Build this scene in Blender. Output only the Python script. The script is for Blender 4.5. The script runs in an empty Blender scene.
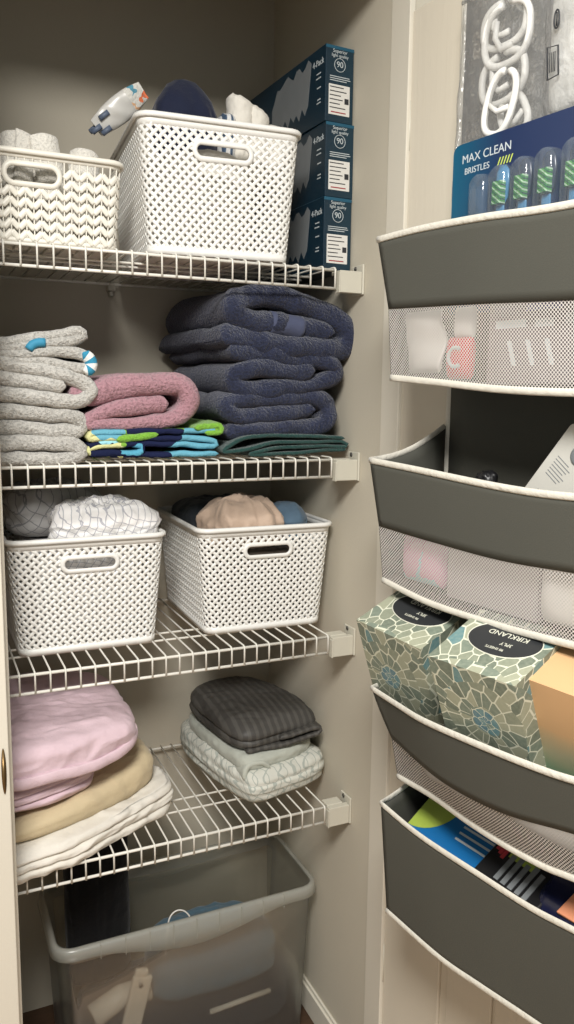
import bpy, bmesh, math, random
import numpy as np
from mathutils import Vector, Matrix, noise, Euler
PI = math.pi
COL = bpy.context.scene.collection
random.seed(7)

# ------------------------------------------------------------------ camera solve
CAM = np.array([-0.72113, -1.37126, 1.43932])
RX = np.array([0.9092425, -0.41610632, 0.01155854])
UX = np.array([0.04931995, 0.13525851, 0.98958207])
FX = np.array([0.41333475, 0.89920001, -0.14350513])
FPX = 806.0
Z1, Z2, Z3, Z4 = 1.67, 1.31709, 0.96501, 0.60375       # heights of the shelf front rails
LIP = 0.0327
DECK = 0.0066                                          # top of the deck wires above the rail centre
WR = 0.059                                             # right wall
WL = -0.70                                             # left wall of the closet
YB = 0.425                                             # back wall


def ray(x, y):
    return FX + RX * (x - 287) / FPX - UX * (y - 512) / FPX


def at(x, y, Y):
    q = ray(x, y)
    t = (Y - CAM[1]) / q[1]
    P = CAM + t * q
    return Vector(P.tolist())


PHI = math.radians(8.5)
HINGE = np.array([WR, -0.15])
DD = np.array([math.sin(PHI), -math.cos(PHI)])
DN = np.array([-math.cos(PHI), -math.sin(PHI)])


def D(u, off, z):
    p = HINGE + DD * u + DN * off
    return Vector((p[0], p[1], z))


MDOOR = Matrix(((DD[0], 0, DN[0], HINGE[0]), (DD[1], 0, DN[1], HINGE[1]), (0, 1, 0, 0), (0, 0, 0, 1)))


def ondoor(x, y, off):
    q = ray(x, y)
    t = ((HINGE - CAM[:2]) @ DN + off) / (q[:2] @ DN)
    P = CAM + t * q
    return float((P[:2] - HINGE) @ DD), float(P[2])


# ------------------------------------------------------------------ materials
def lin(c):
    out = []
    for v in c:
        v = v / 255.0
        out.append(v / 12.92 if v <= 0.04045 else ((v + 0.055) / 1.055) ** 2.4)
    return (*out, 1.0)


class NT:
    def __init__(self, name):
        self.m = bpy.data.materials.new(name)
        self.m.use_nodes = True
        self.t = self.m.node_tree
        self.t.nodes.clear()
        self.out = self.n('ShaderNodeOutputMaterial')

    def n(self, ty, **kw):
        nd = self.t.nodes.new(ty)
        for k, v in kw.items():
            setattr(nd, k, v)
        return nd

    def l(self, a, b):
        self.t.links.new(a, b)

    def math(self, op, a, b=None, c=None):
        nd = self.n('ShaderNodeMath', operation=op)
        for i, v in enumerate((a, b, c)):
            if v is None:
                continue
            if isinstance(v, (int, float)):
                nd.inputs[i].default_value = v
            else:
                self.l(v, nd.inputs[i])
        return nd.outputs[0]

    def mix(self, f, a, b):
        nd = self.n('ShaderNodeMix', data_type='RGBA')
        for sock, v in ((nd.inputs[0], f), (nd.inputs[6], a), (nd.inputs[7], b)):
            if isinstance(v, (int, float)):
                sock.default_value = v
            elif isinstance(v, tuple):
                sock.default_value = v
            else:
                self.l(v, sock)
        return nd.outputs[2]

    def noise(self, scale, detail=2, vec=None, rough=.5):
        nd = self.n('ShaderNodeTexNoise')
        nd.inputs['Scale'].default_value = scale
        nd.inputs['Detail'].default_value = detail
        nd.inputs['Roughness'].default_value = rough
        if vec is not None:
            self.l(vec, nd.inputs['Vector'])
        return nd

    def obj(self):
        return self.n('ShaderNodeTexCoord').outputs['Object']

    def uv(self):
        return self.n('ShaderNodeTexCoord').outputs['UV']

    def ramp(self, f, stops, interp='LINEAR'):
        nd = self.n('ShaderNodeValToRGB')
        cr = nd.color_ramp
        cr.interpolation = interp
        while len(cr.elements) < len(stops):
            cr.elements.new(0.5)
        for e, (p, c) in zip(cr.elements, stops):
            e.position = p
            e.color = c
        self.l(f, nd.inputs[0])
        return nd.outputs[0]

    def bsdf(self, color, rough=.6, bump=None, bs=1.0, bd=.001, spec=.5, sheen=0, trans=0, metal=0):
        b = self.n('ShaderNodeBsdfPrincipled')
        if isinstance(color, tuple):
            b.inputs['Base Color'].default_value = color
        else:
            self.l(color, b.inputs['Base Color'])
        b.inputs['Roughness'].default_value = rough
        b.inputs['Specular IOR Level'].default_value = spec
        b.inputs['Metallic'].default_value = metal
        b.inputs['Transmission Weight'].default_value = trans
        if sheen:
            b.inputs['Sheen Weight'].default_value = sheen
        if bump is not None:
            bn = self.n('ShaderNodeBump')
            bn.inputs['Strength'].default_value = bs
            bn.inputs['Distance'].default_value = bd
            self.l(bump, bn.inputs['Height'])
            self.l(bn.outputs[0], b.inputs['Normal'])
        return b

    def done(self, shader):
        self.l(shader.outputs[0] if hasattr(shader, 'outputs') else shader, self.out.inputs['Surface'])
        return self.m


def plain(name, c, rough=.5, spec=.5, metal=0, var=.04, nscale=40):
    t = NT(name)
    nz = t.noise(nscale, 3, t.obj())
    c0 = lin(c)
    c1 = tuple(v * (1 - 3 * var) for v in c0[:3]) + (1,)
    col = t.mix(nz.outputs[0], c0, c1)
    return t.done(t.bsdf(col, rough, spec=spec, metal=metal))


def wallpaint(name, c, rough=.7, grain=False):
    t = NT(name)
    o = t.obj()
    nz = t.noise(3, 3, o)
    c0 = lin(c)
    c1 = tuple(v * .93 for v in c0[:3]) + (1,)
    col = t.mix(nz.outputs[0], c0, c1)
    if grain:
        mp = t.n('ShaderNodeMapping')
        mp.inputs['Scale'].default_value = (260, 260, 6)
        t.l(o, mp.inputs['Vector'])
        b = t.noise(1, 4, mp.outputs[0]).outputs[0]
        return t.done(t.bsdf(col, rough, b, .35, .0012, spec=.35))
    b = t.noise(180, 3, o).outputs[0]
    return t.done(t.bsdf(col, rough, b, .25, .001, spec=.3))


def terry(name, c, var=.3, scale=240, dist=.004):
    t = NT(name)
    o = t.obj()
    n1 = t.noise(scale, 3, o, .65)
    n2 = t.noise(14, 2, o)
    c0 = lin(c)
    dark = tuple(v * (1 - var) for v in c0[:3]) + (1,)
    lite = tuple(min(1, v * (1 + var * .5)) for v in c0[:3]) + (1,)
    f = t.ramp(n1.outputs[0], [(.32, dark), (.5, c0), (.7, lite)])
    col = t.mix(t.math('MULTIPLY', n2.outputs[0], .35), f, dark)
    return t.done(t.bsdf(col, .95, n1.outputs[0], 1, dist, spec=.1, sheen=.25))


def cotton(name, c, rough=.85, wr=22, dist=.004):
    t = NT(name)
    o = t.obj()
    n1 = t.noise(wr, 4, o, .55)
    n3 = t.noise(wr * .55, 3, o, .5)
    n3.noise_type = 'RIDGED_MULTIFRACTAL'
    n3.inputs['Distortion'].default_value = .6
    n2 = t.noise(700, 2, o)
    h = t.math('ADD', t.math('ADD', n1.outputs[0], t.math('MULTIPLY', n3.outputs[0], .35)), t.math('MULTIPLY', n2.outputs[0], .06))
    c0 = lin(c)
    c1 = tuple(v * .9 for v in c0[:3]) + (1,)
    return t.done(t.bsdf(t.mix(n1.outputs[0], c0, c1), rough, h, .8, dist * 1.6, spec=.2, sheen=.15))


def uvwarp(t, amp, scale):
    u = t.uv()
    nz = t.noise(scale, 2, t.obj())
    s = t.n('ShaderNodeVectorMath', operation='SUBTRACT')
    t.l(nz.outputs['Color'], s.inputs[0])
    s.inputs[1].default_value = (.5, .5, .5)
    m = t.n('ShaderNodeVectorMath', operation='SCALE')
    t.l(s.outputs[0], m.inputs[0])
    m.inputs['Scale'].default_value = amp
    a = t.n('ShaderNodeVectorMath', operation='ADD')
    t.l(u, a.inputs[0])
    t.l(m.outputs[0], a.inputs[1])
    sp = t.n('ShaderNodeSeparateXYZ')
    t.l(a.outputs[0], sp.inputs[0])
    return sp.outputs[0], sp.outputs[1]


def lines(t, x, pitch, w):
    f = t.math('FRACT', t.math('DIVIDE', x, pitch))
    return t.math('LESS_THAN', t.math('ABSOLUTE', t.math('SUBTRACT', f, .5)), w)


def checks(name, base, line, pitch=.022, w=.07, rot=.2, amp=.02):
    t = NT(name)
    x, y = uvwarp(t, amp, 9)
    ca, sa = math.cos(rot), math.sin(rot)
    a = t.math('ADD', t.math('MULTIPLY', x, ca), t.math('MULTIPLY', y, sa))
    b = t.math('SUBTRACT', t.math('MULTIPLY', y, ca), t.math('MULTIPLY', x, sa))
    f = t.math('MAXIMUM', lines(t, a, pitch, w), lines(t, b, pitch, w))
    n1 = t.noise(25, 4, t.obj())
    return t.done(t.bsdf(t.mix(f, lin(base), lin(line)), .85, n1.outputs[0], .6, .004, spec=.2))


def lattice(name, base, line, pitch=.03):
    t = NT(name)
    x, y = uvwarp(t, .005, 8)
    s = t.math('MULTIPLY', t.math('SINE', t.math('MULTIPLY', x, 2 * PI / pitch)), pitch * .16)
    s2 = t.math('MULTIPLY', t.math('SINE', t.math('MULTIPLY', y, 2 * PI / pitch)), pitch * .16)
    a = t.math('ADD', t.math('ADD', x, y), s)
    b = t.math('ADD', t.math('SUBTRACT', x, y), s2)
    f = t.math('MAXIMUM', lines(t, a, pitch, .08), lines(t, b, pitch, .08))
    n1 = t.noise(25, 4, t.obj())
    return t.done(t.bsdf(t.mix(f, lin(base), lin(line)), .8, n1.outputs[0], .6, .004, spec=.2))


def stripes(name, base, line, pitch=.02, w=.25):
    t = NT(name)
    x, y = uvwarp(t, .006, 8)
    n1 = t.noise(22, 4, t.obj())
    return t.done(t.bsdf(t.mix(lines(t, x, pitch, w), lin(base), lin(line)), .55, n1.outputs[0], .6, .004, spec=.35))


def uvstripes(name, cols, pitch, axis=0):
    t = NT(name)
    x, y = uvwarp(t, 0, 8)
    f = t.math('FRACT', t.math('DIVIDE', (x, y)[axis], pitch))
    st = [(i / len(cols), lin(c)) for i, c in enumerate(cols)]
    n1 = t.noise(260, 3, t.obj())
    return t.done(t.bsdf(t.ramp(f, st, 'CONSTANT'), .9, n1.outputs[0], .8, .002, spec=.1))


def blotches(name, cols, scale):
    t = NT(name)
    o = t.obj()
    nz = t.noise(scale * 1.5, 1, o)
    m = t.n('ShaderNodeVectorMath', operation='SCALE')
    t.l(nz.outputs['Color'], m.inputs[0])
    m.inputs['Scale'].default_value = .05
    a = t.n('ShaderNodeVectorMath', operation='ADD')
    t.l(o, a.inputs[0])
    t.l(m.outputs[0], a.inputs[1])
    v = t.n('ShaderNodeTexVoronoi')
    v.inputs['Scale'].default_value = scale
    t.l(a.outputs[0], v.inputs['Vector'])
    sp = t.n('ShaderNodeSeparateColor')
    t.l(v.outputs['Color'], sp.inputs[0])
    st = [(p, lin(c)) for p, c in cols]
    n1 = t.noise(240, 3, o)
    return t.done(t.bsdf(t.ramp(sp.outputs[0], st, 'CONSTANT'), .95, n1.outputs[0], .8, .003, spec=.1))


def clear(name, tint=(255, 255, 255), alpha=.75, rough=.15, crinkle=0, diffuse=.2, dcol=(235, 235, 235)):
    """thin clear film: mostly transparent, a little haze, a gloss coat"""
    t = NT(name)
    tr = t.n('ShaderNodeBsdfTransparent')
    tr.inputs[0].default_value = lin(tint)
    df = t.n('ShaderNodeBsdfDiffuse')
    df.inputs[0].default_value = lin(dcol)
    tl = t.n('ShaderNodeBsdfTranslucent')
    tl.inputs[0].default_value = lin(dcol)
    md = t.n('ShaderNodeMixShader')
    md.inputs[0].default_value = .5
    t.l(df.outputs[0], md.inputs[1])
    t.l(tl.outputs[0], md.inputs[2])
    m1 = t.n('ShaderNodeMixShader')
    m1.inputs[0].default_value = 1 - alpha
    t.l(tr.outputs[0], m1.inputs[1])
    t.l(md.outputs[0], m1.inputs[2])
    gl = t.n('ShaderNodeBsdfGlossy')
    gl.inputs['Roughness'].default_value = rough
    lw = t.n('ShaderNodeLayerWeight')
    lw.inputs[0].default_value = .35
    if crinkle:
        nz = t.noise(crinkle, 3, t.obj())
        bn = t.n('ShaderNodeBump')
        bn.inputs['Strength'].default_value = 1
        bn.inputs['Distance'].default_value = .01
        t.l(nz.outputs[0], bn.inputs['Height'])
        t.l(bn.outputs[0], gl.inputs['Normal'])
        t.l(bn.outputs[0], lw.inputs['Normal'])
    m2 = t.n('ShaderNodeMixShader')
    t.l(t.math('ADD', t.math('MULTIPLY', lw.outputs['Fresnel'], .42), .02), m2.inputs[0])
    t.l(m1.outputs[0], m2.inputs[1])
    t.l(gl.outputs[0], m2.inputs[2])
    return t.done(m2)


def netting(name, c, pitch=.0046, r=.36):
    t = NT(name)
    mp = t.n('ShaderNodeMapping')
    mp.inputs['Rotation'].default_value = (0, 0, PI / 4)
    s = math.sqrt(2) / pitch / 1.4142 * 1.0
    mp.inputs['Scale'].default_value = (s, s, 1)
    t.l(t.uv(), mp.inputs['Vector'])
    v = t.n('ShaderNodeTexVoronoi', voronoi_dimensions='2D')
    v.inputs['Scale'].default_value = 1
    v.inputs['Randomness'].default_value = 0
    t.l(mp.outputs[0], v.inputs['Vector'])
    hole = t.math('LESS_THAN', v.outputs['Distance'], r)
    tr = t.n('ShaderNodeBsdfTransparent')
    b = t.bsdf(lin(c), .7, spec=.3)
    m = t.n('ShaderNodeMixShader')
    t.l(hole, m.inputs[0])
    t.l(b.outputs[0], m.inputs[1])
    t.l(tr.outputs[0], m.inputs[2])
    return t.done(m)


def petals(name, cx, cy, seed):
    """overlapping pale outlined petals spreading from a small teal flower"""
    t = NT(name)
    u = t.uv()
    sp = t.n('ShaderNodeSeparateXYZ')
    t.l(u, sp.inputs[0])
    dx = t.math('SUBTRACT', sp.outputs[0], cx)
    dy = t.math('SUBTRACT', sp.outputs[1], cy)
    r = t.math('SQRT', t.math('ADD', t.math('MULTIPLY', dx, dx), t.math('MULTIPLY', dy, dy)))
    wob = t.math('MULTIPLY', t.math('SUBTRACT', t.noise(30, 1, u).outputs[0], .5), .012)
    r = t.math('ADD', r, wob)
    ang = t.math('DIVIDE', t.math('ARCTAN2', dy, dx), 2 * PI)
    z1_ = t.math('GREATER_THAN', r, .024)
    z2_ = t.math('GREATER_THAN', r, .062)
    z3_ = t.math('GREATER_THAN', r, .098)
    cnt = t.math('ADD', t.math('ADD', 8, t.math('MULTIPLY', z3_, 18)), t.math('ADD', t.math('MULTIPLY', z1_, 9), t.math('MULTIPLY', z2_, 13)))
    lr = t.math('LOGARITHM', t.math('ADD', r, .012), 2.0)
    cv = t.n('ShaderNodeCombineXYZ')
    t.l(t.math('MULTIPLY', ang, cnt), cv.inputs[0])
    t.l(t.math('MULTIPLY', lr, t.math('ADD', 1.45, t.math('ADD', t.math('MULTIPLY', z2_, .7), t.math('MULTIPLY', z3_, 1.2)))), cv.inputs[1])
    cv.inputs[2].default_value = seed
    ve = t.n('ShaderNodeTexVoronoi', feature='DISTANCE_TO_EDGE', voronoi_dimensions='2D')
    vc = t.n('ShaderNodeTexVoronoi', voronoi_dimensions='2D')
    for v in (ve, vc):
        v.inputs['Scale'].default_value = 1
        v.inputs['Randomness'].default_value = .75
        t.l(cv.outputs[0], v.inputs['Vector'])
    sc = t.n('ShaderNodeSeparateColor')
    t.l(vc.outputs['Color'], sc.inputs[0])
    far = t.ramp(sc.outputs[0], [(0, lin((84, 96, 84))), (.25, lin((122, 128, 110))), (.5, lin((150, 152, 130))),
                                 (.75, lin((98, 112, 100))), (.93, lin((70, 120, 128)))], 'CONSTANT')
    near = t.ramp(sc.outputs[1], [(0, lin((52, 108, 128))), (.5, lin((70, 122, 134))), (.8, lin((92, 118, 114)))], 'CONSTANT')
    col = t.mix(t.math('LESS_THAN', r, .02), far, near)
    vein = t.noise(160, 2, u)
    col = t.mix(t.math('MULTIPLY', vein.outputs[0], .45), col, lin((176, 180, 160)))
    edge = t.math('LESS_THAN', ve.outputs['Distance'], .048)
    col = t.mix(edge, col, lin((205, 206, 186)))
    return t.done(t.bsdf(col, .45, spec=.4))


def ombre(name, stops, z0, z1):
    """printed colour fade on a carton"""
    t = NT(name)
    sp = t.n('ShaderNodeSeparateXYZ')
    t.l(t.obj(), sp.inputs[0])
    nz = t.noise(18, 3, t.obj())
    f = t.math('DIVIDE', t.math('SUBTRACT', sp.outputs[2], z0), z1 - z0)
    f = t.math('ADD', f, t.math('MULTIPLY', t.math('SUBTRACT', nz.outputs[0], .5), .15))
    return t.done(t.bsdf(t.ramp(f, [(p, lin(c)) for p, c in stops]), .5, spec=.4))


def gradx(name, a, b, x0, x1):
    t = NT(name)
    sp = t.n('ShaderNodeSeparateXYZ')
    t.l(t.obj(), sp.inputs[0])
    f = t.math('DIVIDE', t.math('SUBTRACT', sp.outputs[0], x0), x1 - x0)
    return t.done(t.bsdf(t.ramp(f, [(0, lin(a)), (1, lin(b))]), .3, spec=.5))


def wood(name, a, b):
    t = NT(name)
    mp = t.n('ShaderNodeMapping')
    mp.inputs['Scale'].default_value = (9, 90, 9)
    t.l(t.obj(), mp.inputs['Vector'])
    nz = t.noise(1, 5, mp.outputs[0])
    return t.done(t.bsdf(t.mix(nz.outputs[0], lin(a), lin(b)), .5, nz.outputs[0], .2, .001))


M = {}
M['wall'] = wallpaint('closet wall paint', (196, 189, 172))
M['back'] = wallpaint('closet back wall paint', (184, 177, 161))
M['trim'] = wallpaint('trim paint', (214, 208, 193), .5)
M['door'] = wallpaint('door paint', (206, 198, 181), .55, True)
M['floor'] = wood('floor wood', (86, 62, 44), (52, 37, 26))
M['hallfloor'] = wood('hall floor bounce wood', (188, 156, 122), (160, 128, 96))  # unseen hall floor, toned paler to bounce light onto the lower door
M['wire'] = plain('white coated wire', (226, 223, 213), .35)
M['plast'] = plain('white plastic', (232, 231, 226), .4, var=.01)
M['plast2'] = plain('warm white plastic', (226, 222, 210), .4, var=.01)
M['clip'] = plain('bracket plastic', (198, 194, 179), .45, var=.02)
M['brass'] = plain('dark brass', (120, 96, 62), .35, metal=.8)
M['greyterry'] = terry('grey terry', (196, 193, 186), .42, 200, .007)
M['greyterry2'] = terry('light grey terry', (203, 200, 193), .42, 200, .007)
M['pinkterry'] = terry('dusty pink terry', (180, 137, 146), .4, 200, .007)
M['navyterry'] = terry('navy terry', (44, 50, 74), .5, 200, .008)
M['navyterry2'] = terry('slate navy terry', (47, 53, 77), .5, 200, .008)
M['navyborder'] = cotton('navy woven border', (74, 80, 104), .8)
M['greenterry'] = terry('dark green towel', (40, 72, 68), .35)
M['kids'] = blotches('bright patterned towel', [(0, (122, 166, 66)), (.18, (30, 36, 66)), (.46, (206, 206, 150)), (.60, (30, 36, 66)), (.80, (104, 166, 186)), (.93, (206, 206, 150))], 17)
M['kidsblue'] = blotches('blue patterned towel', [(0, (88, 160, 186)), (.5, (28, 34, 62)), (.75, (150, 205, 215))], 20)
M['lime'] = terry('lime terry', (126, 180, 64), .25)
M['bluelabel'] = plain('blue ribbon', (52, 138, 172), .7)
M['bluestripe'] = uvstripes('blue white stripes', [(60, 140, 172), (226, 228, 224)], .016)
M['whiteterry'] = terry('white terry', (226, 222, 212), .22)
M['pinksheet'] = cotton('pale pink cotton', (216, 191, 199))
M['beigesheet'] = cotton('beige cotton', (203, 186, 152))
M['whitesheet'] = cotton('white cotton', (226, 221, 210))
M['charcoal'] = stripes('charcoal striped sateen', (66, 64, 61), (80, 78, 74), .017, .22)
M['sage'] = cotton('pale sage cotton', (178, 181, 170), .8)
M['sagelattice'] = lattice('white sage lattice cotton', (200, 200, 190), (166, 171, 163), .026)
M['whitecheck'] = checks('white checked cotton', (232, 230, 228), (176, 176, 182), .0135, .06, .35, .003)
M['greycheck'] = checks('grey checked cotton', (170, 168, 166), (128, 128, 130), .020, .05, .6, .003)
M['satin'] = cotton('beige satin', (196, 172, 152), .6)
M['bluegrey'] = cotton('blue grey cotton', (96, 120, 140))
M['darkcloth'] = cotton('dark brown cloth', (70, 62, 54))
M['navycloth'] = cotton('navy cloth', (28, 34, 56), .8)
M['blackcloth'] = cotton('black cloth', (16, 16, 18), .9)
M['bluejean'] = cotton('dull blue cloth', (84, 112, 128), .9)
M['darkblue'] = cotton('dark cloth', (50, 55, 60), .9)
M['striped cloth'] = stripes('striped blue white cloth', (206, 206, 204), (70, 88, 110), .012, .2)
M['teal'] = gradx('teal carton', (13, 40, 55), (18, 48, 62), 0, .06)
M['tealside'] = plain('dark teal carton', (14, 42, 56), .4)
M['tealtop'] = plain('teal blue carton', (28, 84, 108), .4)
M['print'] = plain('white ink', (186, 194, 196), .5, var=0)
M['sticker'] = plain('white sticker', (214, 212, 206), .5, var=0)
M['ink'] = plain('dark ink', (40, 42, 46), .5, var=0)
M['redink'] = plain('red ink', (150, 50, 52), .5, var=0)
M['greyprint'] = plain('grey print', (120, 124, 126), .5, var=.05)
M['greyfab'] = None
t = NT('grey nonwoven fabric')
nz = t.noise(500, 2, t.obj())
nl = t.noise(5, 3, t.obj())
M['greyfab'] = t.done(t.bsdf(t.mix(nl.outputs[0], lin((80, 80, 73)), lin((73, 73, 67))), .75, nz.outputs[0], .25, .0008, spec=.25))
t = NT('dark lining fabric')
nz = t.noise(500, 2, t.obj())
M['lining'] = t.done(t.bsdf(lin((78, 77, 75)), .8, nz.outputs[0], .25, .0008, spec=.2))
M['binding'] = cotton('white binding tape', (206, 202, 190), .85, 120, .0015)
M['net'] = netting('white netting', (206, 201, 196), .0036, .405)
M['bag'] = clear('clear plastic bag', alpha=.80, crinkle=22, rough=.12)
M['bagw'] = clear('milky plastic bag', alpha=.45, crinkle=26, rough=.2, dcol=(225, 225, 222))
M['blister'] = clear('clear blister', alpha=.86, rough=.08, dcol=(210, 225, 240))
t = NT('frosted bin plastic')
M['bin'] = clear('frosted bin plastic', tint=(252, 252, 250), alpha=.965, rough=.3, dcol=(200, 200, 194))
M['binrim'] = clear('frosted bin rim plastic', tint=(250, 250, 247), alpha=.66, rough=.3, dcol=(236, 236, 228))
M['navycard'] = gradx('navy card', (16, 84, 112), (27, 44, 80), -.0, .09)
M['yellowgreen'] = plain('yellow green ink', (190, 205, 90), .5, var=0)
M['bristle'] = uvstripes('green white bristles', [(70, 140, 60), (34, 92, 60), (60, 128, 60), (176, 206, 172)], .0090, 1)
M['brushblue'] = plain('clear blue brush plastic', (60, 120, 160), .25)
M['brushdark'] = plain('dark brush plastic', (34, 42, 62), .25)
M['pwhite'] = cotton('white quilted filling', (224, 224, 220), .8, 60, .004)
M['card'] = plain('grey white carton', (196, 194, 186), .55, var=.02)
M['black'] = plain('black plastic', (22, 22, 24), .4)
M['purple'] = plain('violet print', (120, 116, 172), .5)
M['redpk'] = plain('red print', (196, 62, 70), .45)
M['pinkpk'] = blotches('pink blue packet', [(0, (200, 150, 170)), (.35, (150, 190, 195)), (.65, (190, 120, 150))], 26)
M['wipes'] = plain('bright blue packet', (22, 104, 164), .3)
M['limepk'] = plain('lime packet', (164, 184, 78), .35)
M['navypk'] = plain('navy packet', (24, 28, 58), .25)
M['peach'] = plain('peach print', (226, 150, 112), .4)
M['pinkpat'] = plain('brush print', (206, 130, 130), .4)
M['oval'] = plain('charcoal oval print', (44, 46, 48), .45)
M['creamink'] = plain('cream ink', (206, 206, 190), .5, var=0)
M['ombre'] = ombre('peach to green carton', [(0, (88, 138, 112)), (.3, (168, 164, 132)), (.55, (208, 166, 120)), (1, (206, 166, 122))], .0, .145)
M['mauve'] = plain('mauve grey carton', (120, 112, 114), .6)
M['petalA'] = petals('petal carton front', .052, .062, 1.0)
M['petalB'] = petals('petal carton front right', .075, .070, 1.0)
M['petalT'] = petals('petal carton top', .03, .2, 4.0)
M['wiperwhite'] = plain('off white plastic', (214, 206, 192), .5)
M['screw'] = plain('grey steel', (110, 108, 104), .4, metal=.7)
M['floral'] = blotches('floral packet', [(0, (214, 212, 204)), (.5, (222, 122, 84)), (.62, (226, 180, 140)), (.74, (96, 150, 170)), (.84, (214, 212, 204))], 45)
M['milky'] = plain('milky white film', (206, 204, 198), .3)
M['slate'] = plain('slate print', (92, 104, 124), .5)


# ------------------------------------------------------------------ mesh helpers
class MB:
    def __init__(self):
        self.v, self.f, self.uv, self.mi = [], [], [], []

    def add(self, vs, fs, uvs=None, mi=0):
        k = len(self.v)
        self.v += [tuple(p) for p in vs]
        self.uv += list(uvs) if uvs is not None else [(p[0], p[1] - p[2]) for p in vs]
        self.f += [tuple(i + k for i in f) for f in fs]
        self.mi += [mi] * len(fs)
        return self

    def box(self, a, b, mi=0, mat=None):
        x0, y0, z0 = a
        x1, y1, z1 = b
        vs = [Vector(p) for p in ((x0, y0, z0), (x1, y0, z0), (x1, y1, z0), (x0, y1, z0), (x0, y0, z1), (x1, y0, z1), (x1, y1, z1), (x0, y1, z1))]
        if mat is not None:
            vs = [mat @ p for p in vs]
        fs = [(0, 3, 2, 1), (4, 5, 6, 7), (0, 1, 5, 4), (1, 2, 6, 5), (2, 3, 7, 6), (3, 0, 4, 7)]
        return self.add(vs, fs, None, mi)

    def grid(self, rows, uvs=None, wrap_u=False, wrap_v=False, mi=0):
        """rows: list of equal-length lists of points"""
        n, m = len(rows), len(rows[0])
        vs = [p for r in rows for p in r]
        fs = []
        for i in range(n if wrap_v else n - 1):
            for j in range(m if wrap_u else m - 1):
                a, b = i * m + j, i * m + (j + 1) % m
                c, d = ((i + 1) % n) * m + (j + 1) % m, ((i + 1) % n) * m + j
                fs.append((a, b, c, d))
        return self.add(vs, fs, None if uvs is None else [q for r in uvs for q in r], mi)

    def tube(self, path, r, n=8, closed=False, cap=True, up=None, ry=None):
        """round or elliptical (r sideways, ry along up) tube along a path"""
        P = [Vector(p) for p in path]
        N = len(P)
        rows = []
        prev = None
        for i in range(N):
            a = P[(i - 1) % N] if (closed or i > 0) else P[i]
            b = P[(i + 1) % N] if (closed or i < N - 1) else P[i]
            t = (b - a).normalized()
            if up is not None:
                w = t.cross(Vector(up))
                if w.length < 1e-4:
                    w = t.orthogonal()
                w.normalize()
                h = w.cross(t).normalized()
            else:
                w = t.orthogonal().normalized() if prev is None else (prev - t * prev.dot(t)).normalized()
                h = w.cross(t).normalized()
                prev = w
            rr = r[i] if isinstance(r, (list, tuple)) else r
            r2 = ry if ry is not None else rr
            rows.append([P[i] + w * rr * math.cos(2 * PI * k / n) + h * r2 * math.sin(2 * PI * k / n) for k in range(n)])
        k0 = len(self.v)
        self.grid(rows, None, True, closed)
        if cap and not closed:
            self.f.append(tuple(k0 + k for k in range(n)))
            self.f.append(tuple(k0 + (N - 1) * n + k for k in reversed(range(n))))
            self.mi += [0, 0]
        return self

    def lathe(self, prof, n=24, mat=None):
        rows = [[Vector((r * math.cos(2 * PI * k / n), r * math.sin(2 * PI * k / n), z)) for k in range(n)] for r, z in prof]
        if mat is not None:
            rows = [[mat @ p for p in r] for r in rows]
        return self.grid(rows, None, True)

    def poly(self, pts, depth, mat=None, mi=0):
        """flat outline in local xy extruded along +z by depth"""
        n = len(pts)
        vs = [Vector((x, y, 0)) for x, y in pts] + [Vector((x, y, depth)) for x, y in pts]
        if mat is not None:
            vs = [mat @ p for p in vs]
        fs = [tuple(reversed(range(n))), tuple(range(n, 2 * n))] + [(i, (i + 1) % n, n + (i + 1) % n, n + i) for i in range(n)]
        return self.add(vs, fs, None, mi)

    def xf(self, mat):
        self.v = [tuple(mat @ Vector(p)) for p in self.v]
        return self


def link(o, parent=None):
    COL.objects.link(o)
    if parent is not None:
        o.parent = parent
    return o


def obj(name, mb, mats, parent=None, smooth=True, bevel=0, solid=0, subsurf=0, weld=False, angle=None):
    me = bpy.data.meshes.new(name)
    if isinstance(mb, MB):
        vs = mb.v
        if parent is not None:
            L = parent.get('_loc')
            if L is not None and not parent.get('_local'):
                vs = [(p[0] - L[0], p[1] - L[1], p[2] - L[2]) for p in vs]
        me.from_pydata(vs, [], mb.f)
        uvl = me.uv_layers.new(name='UVMap')
        li = np.zeros(len(me.loops), dtype=np.int32)
        me.loops.foreach_get('vertex_index', li)
        uvl.data.foreach_set('uv', np.array(mb.uv, dtype=np.float32)[li].ravel())
        me.polygons.foreach_set('material_index', mb.mi)
    else:
        mb.to_mesh(me)
        mb.free()
    for m in (mats if isinstance(mats, (list, tuple)) else [mats]):
        me.materials.append(m)
    me.polygons.foreach_set('use_smooth', [smooth] * len(me.polygons))
    bm = bmesh.new()
    bm.from_mesh(me)
    if weld:
        bmesh.ops.remove_doubles(bm, verts=bm.verts, dist=1e-5)
    bmesh.ops.recalc_face_normals(bm, faces=bm.faces)
    if angle:
        for e in bm.edges:
            if len(e.link_faces) == 2 and e.calc_face_angle(0) > math.radians(angle):
                e.smooth = False
    bm.to_mesh(me)
    bm.free()
    me.update()
    o = bpy.data.objects.new(name, me)
    link(o, parent)
    if bevel:
        b = o.modifiers.new('bevel', 'BEVEL')
        b.width = bevel
        b.segments = 3
        b.limit_method = 'ANGLE'
        b.angle_limit = math.radians(40)
    if solid:
        s = o.modifiers.new('solid', 'SOLIDIFY')
        s.thickness = solid
        s.offset = 0
    if subsurf:
        s = o.modifiers.new('sub', 'SUBSURF')
        s.levels = s.render_levels = subsurf
    return o


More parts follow.
